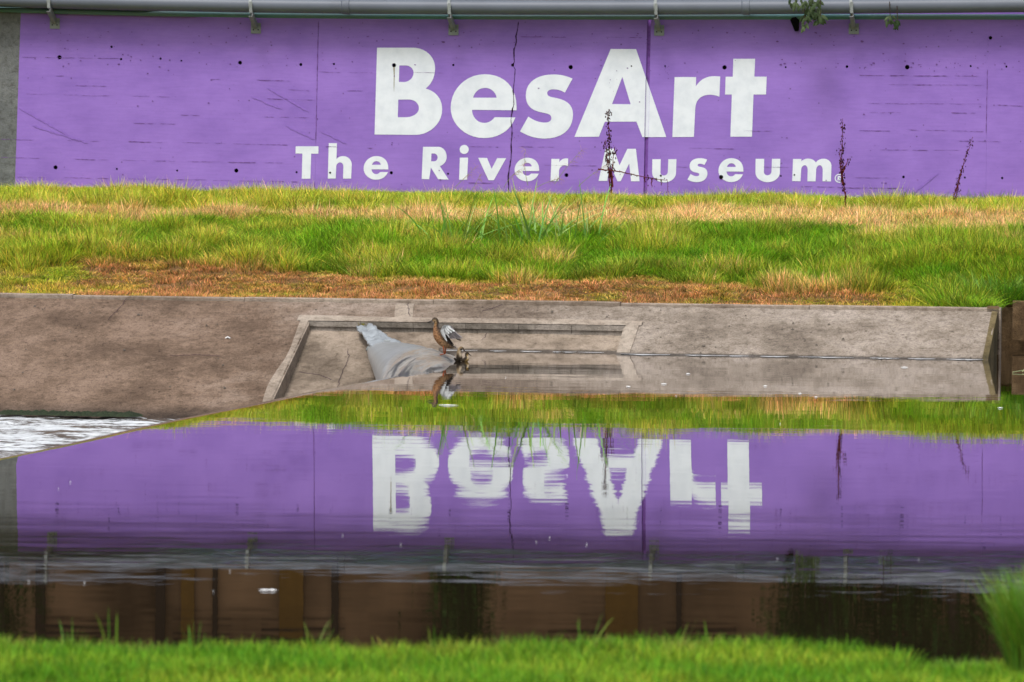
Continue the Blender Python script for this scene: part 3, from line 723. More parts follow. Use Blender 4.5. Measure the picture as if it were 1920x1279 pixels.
# ------------------------------------------------------------------ ABOVE THE WALL (seen only mirrored in the water)
bl = empty('roadside_building', (0, 104, 4.55), 'long brown building standing above the purple wall, mirrored in the water', 'building')
M['bwall'] = simple('brown_render', (.19, .12, .065, 1), .9, .1, .7, .6)
M['bdark'] = simple('dark_shutter', (.04, .028, .02, 1), .8, .1)
M['ochre'] = simple('ochre_panel', (.16, .09, .02, 1), .8, .1)
MB().box((0, 106, 6.5), (24, 2, 1.95)).build('wall', M['bwall'], bl)
MB().box((0, 105.2, 8.9), (24.5, 3.4, .5)).build('roof', M['bdark'], bl)
for x in (-8.6, -6.4, -5.4, -3.2, -1.2, 1.9, 3.1, 5.6, 7.4, 9.4):
    wv = random.uniform(.04, .09); MB().box((x, 103.96, 6.4), (wv, .05, 1.8)).build('pilaster', M['bdark'], bl)
for x, hw in ((-4.0, .22), (1.95 + .1, .3), (-5.9, .12)):
    MB().box((x, 103.93, 6.0), (hw, .04, .75)).build('door', M['ochre'], bl)
for i in range(11):
    x = -12.5 + i * 2.3 + random.uniform(-.5, .5); MB().box((x, 103.95, 7.45 + random.uniform(-.1, .1)), (random.uniform(.4, 1.05), .045, .8)).build('window', M['bdark'], bl)
def leaf_mat(name, c1, c2, tr=.25):
    t = NT(name); n = t.noise(t.pos(), 2.5, 4); oi = t.n('ShaderNodeObjectInfo')
    col = t.ramp(n.outputs[0], [(.35, c1), (.65, c2)])
    d = t.n('ShaderNodeBsdfDiffuse', {'Color': col}); tl_ = t.n('ShaderNodeBsdfTranslucent', {'Color': col})
    mx = t.n('ShaderNodeMixShader', {0: tr, 1: d.outputs[0], 2: tl_.outputs[0]}); t.t.links.new(mx.outputs[0], t.out.inputs[0]); return t.m
M['leaf'] = leaf_mat('dark_leaves', (.015, .035, .010, 1), (.04, .07, .015, 1))
M['bark'] = simple('bark', (.05, .035, .025, 1), .95, .1, .3, 12)
def tree(x, y, z, h, wd, label):
    e = empty('tree', (x, y, z), label, 'tree', 'trees above the purple wall')
    tr = MB().tube([(x, y, z), (x + .1, y, z + h * .4), (x, y, z + h * .8)], [.14, .1, .04], 8)
    for k in range(5):
        a = k * 1.3; tr.tube([(x, y, z + h * (.35 + .08 * k)), (x + math.cos(a) * wd * .7, y + math.sin(a) * wd * .7, z + h * (.55 + .08 * k))], [.06, .02], 6)
    tr.build('trunk', M['bark'], e)
    vs = []; fs = []
    cl = [(x + random.gauss(0, wd * .45), y + random.gauss(0, wd * .45), z + h * random.uniform(.12, 1)) for _ in range(26)]
    for c_ in cl:
        for k in range(110):
            p = Vector(c_) + Vector([random.gauss(0, .28) for _ in range(3)]); a = Vector([random.uniform(-1, 1) for _ in range(3)]).normalized() * .09
            b = a.cross(Vector((random.random(), random.random(), 1))).normalized() * .04; n = len(vs)
            vs += [p - a, p + b, p + a, p - b]; fs.append((n, n + 1, n + 2, n + 3))
    mesh('crown', vs, fs, M['leaf'], e)
for x, y, h, wd, l in ((5.4, 97.5, 4.2, .9, 'dark tree above the wall behind the hanging branch'), (6.5, 98.2, 4.5, 1.1, 'dense dark tree above the right part of the wall'), (7.6, 97.8, 4.4, .8, 'dark tree above the wall near its right end'),
                       (-8.9, 98.0, 4.3, .5, 'slim dark tree above the grey end of the wall'), (-.85, 99, 3.2, .14, 'very slim dark tree above the middle of the wall')):
    tree(x, y, 4.55, h, wd, l)

# ------------------------------------------------------------------ INFLATABLE WEIR
def rubber_mat():
    t = NT('weir_rubber')
    uv = t.n('ShaderNodeUVMap').outputs[0]
    tw = t.n('ShaderNodeVectorMath', {0: uv, 1: (17, 1.5, 1)}, operation='MULTIPLY').outputs[0]
    n = t.noise(tw, 1.0, 6, .66, .9)
    n2 = t.noise(t.pos(), 5, 5, .65)
    band = t.ramp(n.outputs[0], [(.415, (.022, .018, .016, 1)), (.46, (.07, .06, .052, 1)), (.49, (.20, .18, .155, 1)), (.53, (.31, .30, .28, 1)), (.57, (.25, .17, .10, 1)), (.62, (.36, .34, .31, 1))])
    y = t.sep(t.pos()).outputs[1]
    f = t.n('ShaderNodeMapRange', {'Value': t.sep(uv).outputs[0], 'From Min': .90, 'From Max': 1.04}).outputs[0]
    col = t.mix(f, band, (.24, .25, .255, 1))
    col = t.mix(.6, col, t.ramp(n2.outputs[0], [(.35, (.7, .69, .68, 1)), (.6, (1.08, 1.08, 1.08, 1))]), 'MULTIPLY')
    return t.finish(col, .3, n2.outputs[0], .25, .01, .6)
M['rubber'] = rubber_mat()
weir = empty('inflatable_weir', (-1.2, 66, 0), 'grey rubber inflatable weir tube with twisted folds and a brown duck standing on it', 'weir')
def cw(y): return crest_x(y)
st = [(y, cw(y) - .50, cw(y) + .40, -.10, -.80) for y in np.linspace(22, 60, 20)]
st += [(61.5, cw(61.5) - .50, cw(61.5) + .4, -.07, -.75), (62.5, -1.50, -.90, -.03, -.7), (63.3, -1.49, -.84, .0, -.7), (64, -1.49, -.75, .030, -.65), (65, -1.505, -.67, .065, -.6), (66, -1.55, -.61, .092, -.55),
       (67.0, -1.60, -.61, .112, -.50), (67.8, -1.655, -.74, .122, -.40), (68.4, -1.70, -.92, .125, -.30), (68.9, -1.745, -1.12, .122, -.20), (69.25, -1.765, -1.33, .115, -.10)]
sy = np.array([s[0] for s in st]); 
def stn(y): return [float(np.interp(y, sy, [s[k] for s in st])) for k in range(1, 5)]
rows = list(np.linspace(22, 61, 40)) + list(np.linspace(61.2, 69.25, 150)); NA = 72
vs = []; fs = []; uvs = []
for j, y in enumerate(rows):
    xl, xr, zt_, zb = stn(y); xc = (xl + xr) / 2; wq = (xr - xl) / 2; hq = (zt_ - zb) / 2; zc_ = (zt_ + zb) / 2
    for k in range(NA):
        q = 2 * math.pi * k / NA; cq, sq = math.cos(q), math.sin(q)
        e = .86
        x = xc + wq * abs(cq) ** e * (1 if cq > 0 else -1); z = zc_ + hq * abs(sq) ** e * (1 if sq > 0 else -1)
        r_ = 1 - q / math.pi            # across the top: 0 at left, 1 at right for the upper half
        sw = math.sqrt(((x + .56) / 1.06) ** 2 + ((y - 62.6) / 6.2) ** 2) if y > 61 else 0
        amp = 0
        if y > 61:
            amp = .020 * min(1, (y - 61) / 3) * min(1, max(0, (68.9 - y) / 1.2))
            ang = math.atan2((y - 62.6) / 6.2, (x + .56) / 1.06); amp *= 1.6 * min(1, max(0, (1.06 - sw) / .12))
            f = mnoise.fractal(Vector((sw * 9, ang * 1.1, 2.0)), 1.0, 2.0, 4) * 1.5 + .35 * math.sin(sw * 30 + 2.2 * math.sin(ang * 2 + sw * 3))
            z += amp * f * (1 if sq > -.2 else 0); x += amp * .8 * f * cq
        vs.append((x, y, z)); uvs.append((sw, (math.atan2((y - 62.6) / 6.2, (x + .56) / 1.06) if y > 61 else 0) * .5))
for j in range(len(rows) - 1):
    for k in range(NA):
        a = j * NA + k; b = j * NA + (k + 1) % NA; fs.append((a, b, b + NA, a + NA))
fs.append(tuple(range(NA))[::-1]); fs.append(tuple((len(rows) - 1) * NA + k for k in range(NA)))
wo_ = mesh('weir_tube', vs, fs, M['rubber'], weir, True)
uvl = wo_.data.uv_layers.new(name='UVMap'); vi = np.empty(len(wo_.data.loops), int); wo_.data.loops.foreach_get('vertex_index', vi)
uvl.data.foreach_set('uv', np.array(uvs)[vi].ravel())
# folded end flap clamped to the bank
M['flap'] = simple('pale_folded_sheet', (.25, .27, .285, 1), .3, .6, .35, 9)
fl = [((668, 616), (699, 612)), ((672, 622), (706, 617)), ((679, 630), (716, 624)), ((686, 638), (727, 632)), ((690, 645), (738, 640)), ((697, 652), (752, 648)), ((703, 660), (762, 657))]
vs = []; fs = []; NU = 14; rowsf = []
for i in range(len(fl) - 1):
    for s in range(5): rowsf.append(i + s / 5)
rowsf.append(len(fl) - 1)
for q, r_ in enumerate(rowsf):
    i = min(int(r_), len(fl) - 2); t_ = r_ - i
    a = [fl[i][0][k] * (1 - t_) + fl[i + 1][0][k] * t_ for k in (0, 1)]; b = [fl[i][1][k] * (1 - t_) + fl[i + 1][1][k] * t_ for k in (0, 1)]
    yy = 70.15 - r_ / 6 * 1.35
    for k in range(NU + 1):
        u = k / NU; p = at_y(a[0] + (b[0] - a[0]) * u, a[1] + (b[1] - a[1]) * u, yy)
        p.z += .026 * mnoise.noise(Vector((u * 3.2 + r_ * .5, r_ * 1.3, 7))) + .010 * math.sin(u * 8 + r_ * 1.3) + .02 * mnoise.noise(Vector((u * 7, r_ * 2.4, 3)))
        vs.append(p)
nf = NU + 1
for j in range(len(rowsf) - 1):
    for k in range(NU): a = j * nf + k; fs.append((a, a + 1, a + nf + 1, a + nf))
fo = mesh('end_flap', vs, fs, M['flap'], weir, True)
md = fo.modifiers.new('t', 'SOLIDIFY'); md.thickness = .03; md.offset = -1
# cuff ring where the tube starts
for yy, rd in ((69.2, .012),):
    xl, xr, z1, z0 = stn(yy); pts = [((xl + xr) / 2 + (xr - xl) / 2 * 1.02 * math.cos(q), yy, (z1 + z0) / 2 + (z1 - z0) / 2 * 1.04 * math.sin(q)) for q in np.linspace(0, math.pi, 24)]
    MB().tube(pts, rd, 8).build('clamp_band', M['steel'], weir, True)

# ------------------------------------------------------------------ GRASS
def grass_mat(name, tr=.3):
    t = NT(name)
    a = t.n('ShaderNodeAttribute', attribute_name='col', attribute_type='INSTANCER').outputs['Color']
    b = t.n('ShaderNodeAttribute', attribute_name='var', attribute_type='GEOMETRY').outputs['Color']
    col = t.mix(1, a, b, 'MULTIPLY')
    d = t.n('ShaderNodeBsdfPrincipled', {'Base Color': col, 'Roughness': .6, 'Specular IOR Level': .2}); tl_ = t.n('ShaderNodeBsdfTranslucent', {'Color': col})
    mx = t.n('ShaderNodeMixShader', {0: tr, 1: d.outputs[0], 2: tl_.outputs[0]}); t.t.links.new(mx.outputs[0], t.out.inputs[0]); return t.m
M['grass'] = grass_mat('grass_blades')
def blade(vs, fs, cs, base, h, wd, lean, az, curl, tint, segs_=3):
    d = Vector((math.cos(az), math.sin(az), 0)); s = Vector((-d.y, d.x, 0)) ; n0 = len(vs)
    tw = random.uniform(-1, 1); s = (s * math.cos(tw) + d * math.sin(tw))
    for i in range(segs_):
        t = i / segs_; p = base + d * (lean * h * t + curl * h * t * t) + Vector((0, 0, h * (t - .25 * curl * t * t)))
        ww = wd * (1 - t * .75) / 2; vs += [p - s * ww, p + s * ww]; k = .6 + .5 * t; cs += [tuple(x * k for x in tint)] * 2  # root shade painted into the tint, darker at the base than the tip
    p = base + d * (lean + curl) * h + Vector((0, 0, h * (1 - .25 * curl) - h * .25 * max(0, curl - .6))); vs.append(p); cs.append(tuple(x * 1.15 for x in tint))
    for i in range(segs_ - 1): a = n0 + 2 * i; fs.append((a, a + 1, a + 3, a + 2))
    a = n0 + 2 * (segs_ - 1); fs.append((a, a + 1, a + 2))
def clump(name, n, rad, h, wd, dry=0.2, leanm=.35, curlm=.6):
    vs, fs, cs = [], [], []
    for _ in range(n):
        a = random.uniform(0, 6.283); r_ = rad * math.sqrt(random.random()); hh = h * random.uniform(.45, 1.1)
        az = a + random.gauss(0, .9)
        q = random.random()
        tint = (2.3, 1.45, 2.6) if q < dry else ((.34, .4, .4) if q > .72 else (.75 + .6 * random.random(), .8 + .5 * random.random(), .8 + .3 * random.random()))  # the darkest tint paints shaded gaps between the blades
        blade(vs, fs, cs, Vector((math.cos(a) * r_, math.sin(a) * r_, -.02)), hh, wd * random.uniform(.7, 1.2), random.uniform(0, leanm), az, random.uniform(0, curlm), tint)
    me = bpy.data.meshes.new(name); me.from_pydata([tuple(v) for v in vs], [], fs)
    at = me.color_attributes.new('var', 'FLOAT_COLOR', 'POINT'); at.data.foreach_set('color', np.array([(c[0], c[1], c[2], 1) for c in cs], dtype=np.float32).ravel())
    me.materials.append(M['grass']); return bpy.data.objects.new(name, me)
def coll(name, obs):
    c = bpy.data.collections.new(name)
    for o in obs: c.objects.link(o)
    return c
def scatter(name, P, rot, scl, colr, collection, label=None):
    me = bpy.data.meshes.new(name); me.vertices.add(len(P)); me.vertices.foreach_set('co', P.astype(np.float32).ravel())
    for nm, typ, arr, key in (('rot', 'FLOAT_VECTOR', rot, 'vector'), ('scl', 'FLOAT_VECTOR', scl, 'vector'), ('col', 'FLOAT_COLOR', colr, 'color')):
        at = me.attributes.new(nm, typ, 'POINT'); at.data.foreach_set(key, arr.astype(np.float32).ravel())
    me.update(); ob = link(name, me)
    ng = bpy.data.node_groups.new(name, 'GeometryNodeTree')
    ng.interface.new_socket('Geometry', in_out='INPUT', socket_type='NodeSocketGeometry'); ng.interface.new_socket('Geometry', in_out='OUTPUT', socket_type='NodeSocketGeometry')
    gi = ng.nodes.new('NodeGroupInput'); go = ng.nodes.new('NodeGroupOutput'); ip = ng.nodes.new('GeometryNodeInstanceOnPoints')
    ci = ng.nodes.new('GeometryNodeCollectionInfo'); ci.inputs['Collection'].default_value = collection; ci.inputs['Separate Children'].default_value = True; ci.inputs['Reset Children'].default_value = True
    def na(n, typ):
        x = ng.nodes.new('GeometryNodeInputNamedAttribute'); x.data_type = typ; x.inputs['Name'].default_value = n; return x.outputs[0]
    L = ng.links.new
    L(gi.outputs[0], ip.inputs['Points']); L(ci.outputs[0], ip.inputs['Instance']); ip.inputs['Pick Instance'].default_value = True
    e2r = ng.nodes.new('FunctionNodeEulerToRotation'); L(na('rot', 'FLOAT_VECTOR'), e2r.inputs[0]); L(e2r.outputs[0], ip.inputs['Rotation']); L(na('scl', 'FLOAT_VECTOR'), ip.inputs['Scale']); L(ip.outputs[0], go.inputs[0])
    md = ob.modifiers.new('scatter', 'NODES'); md.node_group = ng
    ob['kind'] = 'stuff'
    if label: tag(ob, label, 'grass')
    return ob
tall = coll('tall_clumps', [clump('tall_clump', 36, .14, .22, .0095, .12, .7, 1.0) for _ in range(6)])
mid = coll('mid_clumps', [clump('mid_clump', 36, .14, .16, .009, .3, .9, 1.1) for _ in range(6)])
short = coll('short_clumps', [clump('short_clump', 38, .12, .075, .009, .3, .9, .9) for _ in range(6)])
def smooth(a, b, x): t = np.clip((x - a) / (b - a), 0, 1); return t * t * (3 - 2 * t)
def vnoise(x, y, s, seed=0): return np.array([mnoise.noise(Vector((a * s, b * s, seed))) for a, b in zip(x, y)])
N = 60000
gx_ = rng.uniform(-10.8, 10.8, N); gd = rng.random(N) ** 1.0 * 23.2 + .04
gy_ = 70.80 - gx_ * math.tan(R(9)) + gd * (1 + gx_ * 0.0 )
wall_y = 94.0 - gx_ * math.tan(R(6)) - .05
ok = (gy_ < wall_y) & ~((gx_ / math.cos(R(9)) > 6.0) & (gd < 2.1)); gx_, gd, gy_ = gx_[ok], gd[ok], gy_[ok]
# fill up the strip at the wall foot
n2 = 2600; ex = rng.uniform(-10.8, 10.8, n2); ey = 94.0 - ex * math.tan(R(6)) - rng.uniform(.04, .9, n2)
gx_ = np.concatenate([gx_, ex]); gy_ = np.concatenate([gy_, ey]); gd = gy_ - (70.80 - gx_ * math.tan(R(9)))
tcx = rng.uniform(-10.5, 10.5, 260); tcd = rng.uniform(.6, 22.8, 260); tsz = rng.uniform(.18, .5, 260)
ti = rng.integers(0, 260, 9000); tx = tcx[ti] + rng.normal(0, 1, 9000) * tsz[ti]; td = tcd[ti] + rng.normal(0, 1, 9000) * tsz[ti] * .8
ty = 70.80 - tx * math.tan(R(9)) + td; tk = (ty < 93.9 - tx * math.tan(R(6))) & (td > .1) & ~((tx / math.cos(R(9)) > 6.0) & (td < 2.2)); n_main = len(gx_)
tuss = np.concatenate([np.zeros(n_main), np.exp(-((tx - tcx[ti]) ** 2 + (td - tcd[ti]) ** 2) / (tsz[ti] * 1.3) ** 2)[tk]])
gx_ = np.concatenate([gx_, tx[tk]]); gy_ = np.concatenate([gy_, ty[tk]]); gd = gy_ - (70.80 - gx_ * math.tan(R(9)))
gz_ = np.array([bank_z(a, b) for a, b in zip(gx_, gy_)])
sl = 960 + gx_ / gy_ * FPX                                   # rough left-right position for describing where patches lie
nA = vnoise(gx_, gy_, .45, 1); nB = vnoise(gx_ * 1.0, gy_ * .8, 1.3, 5); nC = vnoise(gx_, gy_, .16, 9); nD = vnoise(gx_, gy_, 3.0, 13)
nE = vnoise(gx_, gy_, 6.0, 17); d = gd + nA * 1.3 + nB * 1.3 + nD * .8
left = smooth(-2.2, -3.6, gx_)                               # left part is drier in front
# dryness profile over the width of the berm
dry = (1 - smooth(2.6, 3.6, d - left * 1.5)) + smooth(7.4, 8.8, d + nC - left * .8) * (1 - smooth(11.5, 14.5, d - nC * 3))
dry = np.clip(dry * (.78 + .5 * nB), 0, 1)
dry = np.maximum(dry, .6 * smooth(.05, .5, nB * .8 + nD * .5 + .3 * nC)) 
dry *= 1 - .95 * smooth(4.2, 5.6, gx_ + nB * .6) * (1 - smooth(4, 7, gd))
dry *= 1 - .9 * smooth(-5.6, -6.1, gx_ + nB * .5) * smooth(.6, 1.0, gd) * (1 - smooth(3.6, 4.6, gd))
front = (1 - smooth(2.8, 3.6, d - left * 1.1)) * (1 - smooth(4.9, 5.8, gx_ + nB * .5))
green = np.array([.22, .43, .014]); lush = np.array([.06, .24, .006]); straw = np.array([.70, .60, .20]); orange = np.array([.44, .29, .075]); yg = np.array([.54, .56, .05])
cA_ = green + (lush - green) * smooth(-.1, .4, nD + nB * .6)[:, None]
yel = smooth(-.2, .45, nB + nA * .5 + nD * .4) * .5 + smooth(9.0, 13, gd) * .28 + left * .2
cA_ = cA_ + (yg - cA_) * np.clip(yel + dry * .8, 0, 1)[:, None]
cS = straw + (orange - straw) * np.clip(front * .9 + .35 * smooth(-.1, .5, nD) + .25 * left, 0, 1)[:, None]
colr = cA_ + (cS - cA_) * smooth(.35, .85, dry + .25 * nD)[:, None]
colr *= (rng.uniform(.5, 1.3, len(gx_)) * (1 + .5 * nE))[:, None]
colr = np.clip(colr * 1.12, 0, .95)
colr4 = np.concatenate([colr, np.ones((len(gx_), 1))], 1)
P = np.stack([gx_, gy_, gz_], 1)
hfac = np.clip(.55 + .4 * smooth(-.3, .5, nA) + .9 * smooth(-.1, .5, nB) + .6 * nD, .35, 2.2) + .5 * np.exp(-((gd - 6.8) / 1.2) ** 2) * smooth(-4, 0, gx_) + .75 * tuss
hfac *= 1 - .58 * smooth(17, 21, gd)
rot = np.stack([rng.normal(0, .1, len(gx_)), rng.normal(0, .1, len(gx_)), rng.uniform(0, 6.283, len(gx_))], 1)
scl = np.stack([rng.uniform(.8, 1.3, len(gx_))] * 2 + [rng.uniform(.7, 1.2, len(gx_)) * hfac], 1)
kshort = (front > .5) | ((gd < .5) & (gx_ < 5.5))
bare = kshort & (nD + nB * .5 > .42) & (gx_ < 3)
kdry = (dry > .5) & ~kshort
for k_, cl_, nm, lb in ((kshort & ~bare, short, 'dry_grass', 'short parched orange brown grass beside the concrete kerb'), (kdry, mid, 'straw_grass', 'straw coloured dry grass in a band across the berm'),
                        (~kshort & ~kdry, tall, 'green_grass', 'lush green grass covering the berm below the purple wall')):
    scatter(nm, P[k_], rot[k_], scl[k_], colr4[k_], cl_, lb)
# foreground bank
N = 5200
nx_ = rng.uniform(-3.6, 3.6, N); ny_ = rng.uniform(24.6, 29.75, N)
keep = ny_ < 29.35 + .25 * np.sin(nx_ * 1.3) + .1 * np.sin(nx_ * 3.1) - .25 * smooth(1.7, 2.1, nx_)
nx_, ny_ = nx_[keep], ny_[keep]
nz_ = np.array([near_z(a, b) for a, b in zip(nx_, ny_)])
q1 = vnoise(nx_, ny_, 1.2, 2); q2 = vnoise(nx_, ny_, 4, 4)
c0 = np.array([.11, .31, .008]); c1 = np.array([.24, .42, .02]); c2 = np.array([.36, .30, .08])
cc = c0 + (c1 - c0) * smooth(-.3, .4, q1)[:, None]; ed = smooth(28.6, 29.5, ny_) * smooth(.0, .35, q2) * smooth(1.6, .6, nx_)
cc = cc + (c2 - cc) * (ed * .8)[:, None]; cc *= rng.uniform(.8, 1.2, len(nx_))[:, None]
near_c = coll('near_clumps', [clump('near_clump', 55, .10, .10, .0055, .12, .5, .6) for _ in range(5)])
scatter('foreground_grass', np.stack([nx_, ny_, nz_], 1), np.stack([nx_ * 0, nx_ * 0, rng.uniform(0, 6.28, len(nx_))], 1),
        np.stack([rng.uniform(.8, 1.2, len(nx_))] * 2 + [rng.uniform(.7, 1.3, len(nx_))], 1), np.concatenate([cc, np.ones((len(nx_), 1))], 1), near_c, 'bright green mown grass along the near bank, out of focus')

# single plants: a generic blade plant with its own mesh
def plant_mat(name, c, tr=.25):
    t = NT(name); b = t.n('ShaderNodeAttribute', attribute_name='var', attribute_type='GEOMETRY').outputs['Color']
    col = t.mix(1, c, b, 'MULTIPLY'); d = t.n('ShaderNodeBsdfPrincipled', {'Base Color': col, 'Roughness': .55}); tl_ = t.n('ShaderNodeBsdfTranslucent', {'Color': col})
    mx = t.n('ShaderNodeMixShader', {0: tr, 1: d.outputs[0], 2: tl_.outputs[0]}); t.t.links.new(mx.outputs[0], t.out.inputs[0]); return t.m
M['reed'] = plant_mat('reed_leaf', (.24, .46, .10, 1)); M['weed'] = plant_mat('weed_leaf', (.30, .33, .02, 1)); M['tuftm'] = plant_mat('tuft_leaf', (.13, .28, .02, 1))
M['drytuft'] = plant_mat('dry_tuft_leaf', (.30, .16, .05, 1))
def tuft(name, base, n, rad, h, wd, mat, label, cat, group=None, lean=.5, curl=.8, dry=.1, parent=None, segs_=5, azr=None):
    vs, fs, cs = [], [], []
    for _ in range(n):
        a = random.uniform(0, 6.283); r_ = rad * math.sqrt(random.random())
        tint = (1.7, 1.2, 1.5) if random.random() < dry else (.7 + .6 * random.random(), .75 + .5 * random.random(), .8)
        blade(vs, fs, cs, Vector(base) + Vector((math.cos(a) * r_, math.sin(a) * r_, -.02)), h * random.uniform(.5, 1.1), wd * random.uniform(.7, 1.3), random.uniform(0, lean), a + random.gauss(0, .8), random.uniform(0, curl), tint, segs_)
    me = bpy.data.meshes.new(name); me.from_pydata([tuple(v) for v in vs], [], fs)
    at = me.color_attributes.new('var', 'FLOAT_COLOR', 'POINT'); at.data.foreach_set('color', np.array([(c[0], c[1], c[2], 1) for c in cs], dtype=np.float32).ravel())
    o = link(name, me, mat, parent)
    if label: tag(o, label, cat, group)
    return o
def on_bank(px, py):            # march the ray down to the berm
    d_ = ray(px, py); lo = 70.0
    for k in range(600):
        y = 70.7 + k * .045; p = O + d_ * (y / d_.y)
        if p.z < bank_z(p.x, p.y): return Vector((p.x, p.y, bank_z(p.x, p.y)))
    return Vector((p.x, p.y, bank_z(p.x, p.y)))
def on_bank2(px, y):
    x = (px - 960) / FPX * y; return Vector((x, y, bank_z(x, y)))
for i, (px, y, n, h, lb) in enumerate(((845, 77.0, 26, .85, 'tuft of long broad arching grass blades left of the middle of the green berm'),
                                       (985, 77.1, 36, .95, 'largest tuft of long broad arching grass blades in the middle of the berm'),
                                       (1085, 77.3, 22, .9, 'tuft of long thin arching blades right of the middle, below the tall dock stem'))):
    tuft('reed_tuft', on_bank2(px, y), n, .42, h, .034, M['reed'], lb, 'grass tuft', 'long bladed tufts on the berm', .9, 1.3, .1, segs_=8)
tuft('grass_tuft', on_bank2(1885, 72.35) , 420, .55, .42, .011, M['tuftm'], 'dense dark green tuft overhanging the brown wall at the right end of the berm', 'grass tuft', None, .7, 1.0, .12)
for px, y, lb in ((1435, 93.2, 'bright green tuft at the wall foot below the last word of the lettering'), (1735, 93.0, 'bright green tuft at the wall foot left of the rightmost dock stem'), (1850, 93.0, 'bright green tuft at the wall foot right of the rightmost dock stem'), (270, 92.4, 'dark tuft in the grass left of the lettering')):
    tuft('grass_tuft', on_bank2(px, y), 150, .4, .26, .011, M['tuftm'], lb, 'grass tuft', None, .5, .8, .08)
# weeds on the concrete
p = T(0) ; wp = at_y(681, 612, 70.25); tuft('weed', wp, 42, .045, .075, .016, M['weed'], 'small yellow green weed on the recess ledge above the folded end of the weir', 'weed', None, 1.0, .6, .3)
wp = Ff(kk(2.0, 1) - .1, 1.0); wp = at_y(1154, 650, 69.85); tuft('weed', wp, 60, .045, .15, .010, M['tuftm'], 'small grass tuft with brown base in the right corner of the recess at the waterline', 'weed', None, .8, .8, .3)
wq = at_y(1152, 654, 69.8); tuft('weed_base', wq, 60, .05, .10, .012, M['drytuft'], None, None, None, .9, .6, .2, parent=bpy.data.objects['weed.001'])
wp = at_y(706, 620, 70.1); tuft('weed', wp, 14, .02, .04, .010, M['tuftm'], 'tiny green sprout beside the folded end of the weir', 'weed')
# right foreground bush
bp = Vector((2.72, 28.6, .12))
tuft('foreground_tuft', bp, 1500, .20, .60, .010, M['tuftm'], 'tall bright green grass tuft at the right edge of the near bank, out of focus', 'grass tuft', None, .22, .42, .15)
tuft('foreground_tuft', Vector((2.30, 28.9, .08)), 300, .14, .16, .006, M['tuftm'], 'low green tuft at the waterline left of the tall foreground tuft', 'grass tuft', None, .5, .8, .3)
for i, px in enumerate((140, 215, 375, 595, 820, 1100, 1140, 1270, 1350)):
    y = 29.2; tuft('grass_stalk', Vector(((px - 960) / FPX * y, y, .16)), 6 if i % 3 else 11, .04, random.uniform(.14, .26), .010, M['tuftm'],
                   'blurred grass stalks on the near bank edge, ' + ('below the grey left end', 'left of the first shutter reflections', 'left of the lettering reflection', 'tallest, below the joint left of the lettering', 'below the reflected capital B', 'below the reflected letter s', 'below the reflected A', 'below the reflected letter r', 'below the reflected letter t')[i], 'grass', 'grass stalks along the near bank edge', .25, .4, .2)

# dock plants (dried reddish stems)
M['dock'] = simple('dried_dock', (.11, .018, .014, 1), .9, .1, .4, 30); M['dock2'] = simple('dried_dock_dark', (.035, .008, .009, 1), .9, .1, .4, 30)
def stem_plant(stems, label, y, seedf=None):
    e = empty('dock_plant', at_y(stems[0][0][0], stems[0][0][1], y), label, 'plant', None)
    for si, s in enumerate(stems):
        pts = [at_y(a, b, y - .02 * si) for a, b in s[:-1]]; dens = s[-1]
        # resample with wobble
        P_ = []
        for i in range(len(pts) - 1):
            for k in range(6): P_.append(pts[i].lerp(pts[i + 1], k / 6) + Vector([random.gauss(0, .004) for _ in range(3)]))
        P_.append(pts[-1]); n = len(P_)
        MB().tube(P_, [.012 * (1 - .75 * i / n) for i in range(n)], 6).build('stem', M['dock'], e)
        mb = MB()
        for i in range(int(n * dens)):
            t = random.uniform(.12, 1) * (n - 1); q = P_[int(t)] + Vector([random.gauss(0, .012 + .014 * (t / n)) for _ in range(3)]); r = random.uniform(.004, .011)
            mb.add([q + Vector((0, 0, r * 2.2)), q + Vector((r, 0, 0)), q + Vector((0, r, 0)), q + Vector((-r, 0, 0)), q + Vector((0, -r, 0)), q - Vector((0, 0, r * 1.8))],
                   [(0, 1, 2), (0, 2, 3), (0, 3, 4), (0, 4, 1), (5, 2, 1), (5, 3, 2), (5, 4, 3), (5, 1, 4)])
        if mb.v: o = mb.build('seed_head', M['dock2'], e); o['kind'] = 'stuff'
    return e
stem_plant([((1147, 384), (1146, 358), (1146, 335), (1143, 300), (1142, 262), (1141, 225), (1141, 205), 7), ((1144, 350), (1141, 318), (1138, 290), (1135, 262), 4), ((1149, 350), (1148, 320), (1150, 295), (1153, 275), 2)],
           'tall dark red dried dock plant in front of the letter A, tallest of the three', 88.2)
stem_plant([((1586, 395), (1584, 360), (1580, 335), (1578, 300), (1579, 262), (1580, 222), 5), ((1580, 345), (1576, 315), (1575, 280), 3), ((1580, 325), (1586, 310), (1592, 297), 1.5)],
           'dark red dried dock plant beside the last letter of the lettering', 84.6)
stem_plant([((1784, 402), (1787, 375), (1793, 350), (1803, 320), (1812, 290), (1824, 257), 3), ((1791, 392), (1794, 360), (1802, 325), 3)],
           'leaning reddish dried dock plant at the far right of the wall', 86.0)
fs_ = stem_plant([((1122, 317), (1140, 319), (1155, 321), (1185, 327), (1220, 334), (1251, 338), (1254, 378), 1.2), ((1209, 333), (1209, 343), .5), ((1222, 335), (1222, 352), .5), ((1240, 337), (1240, 348), .5)],
                 'broken dry stalk lying sideways across the foot of the tall dock plant', 88.0)
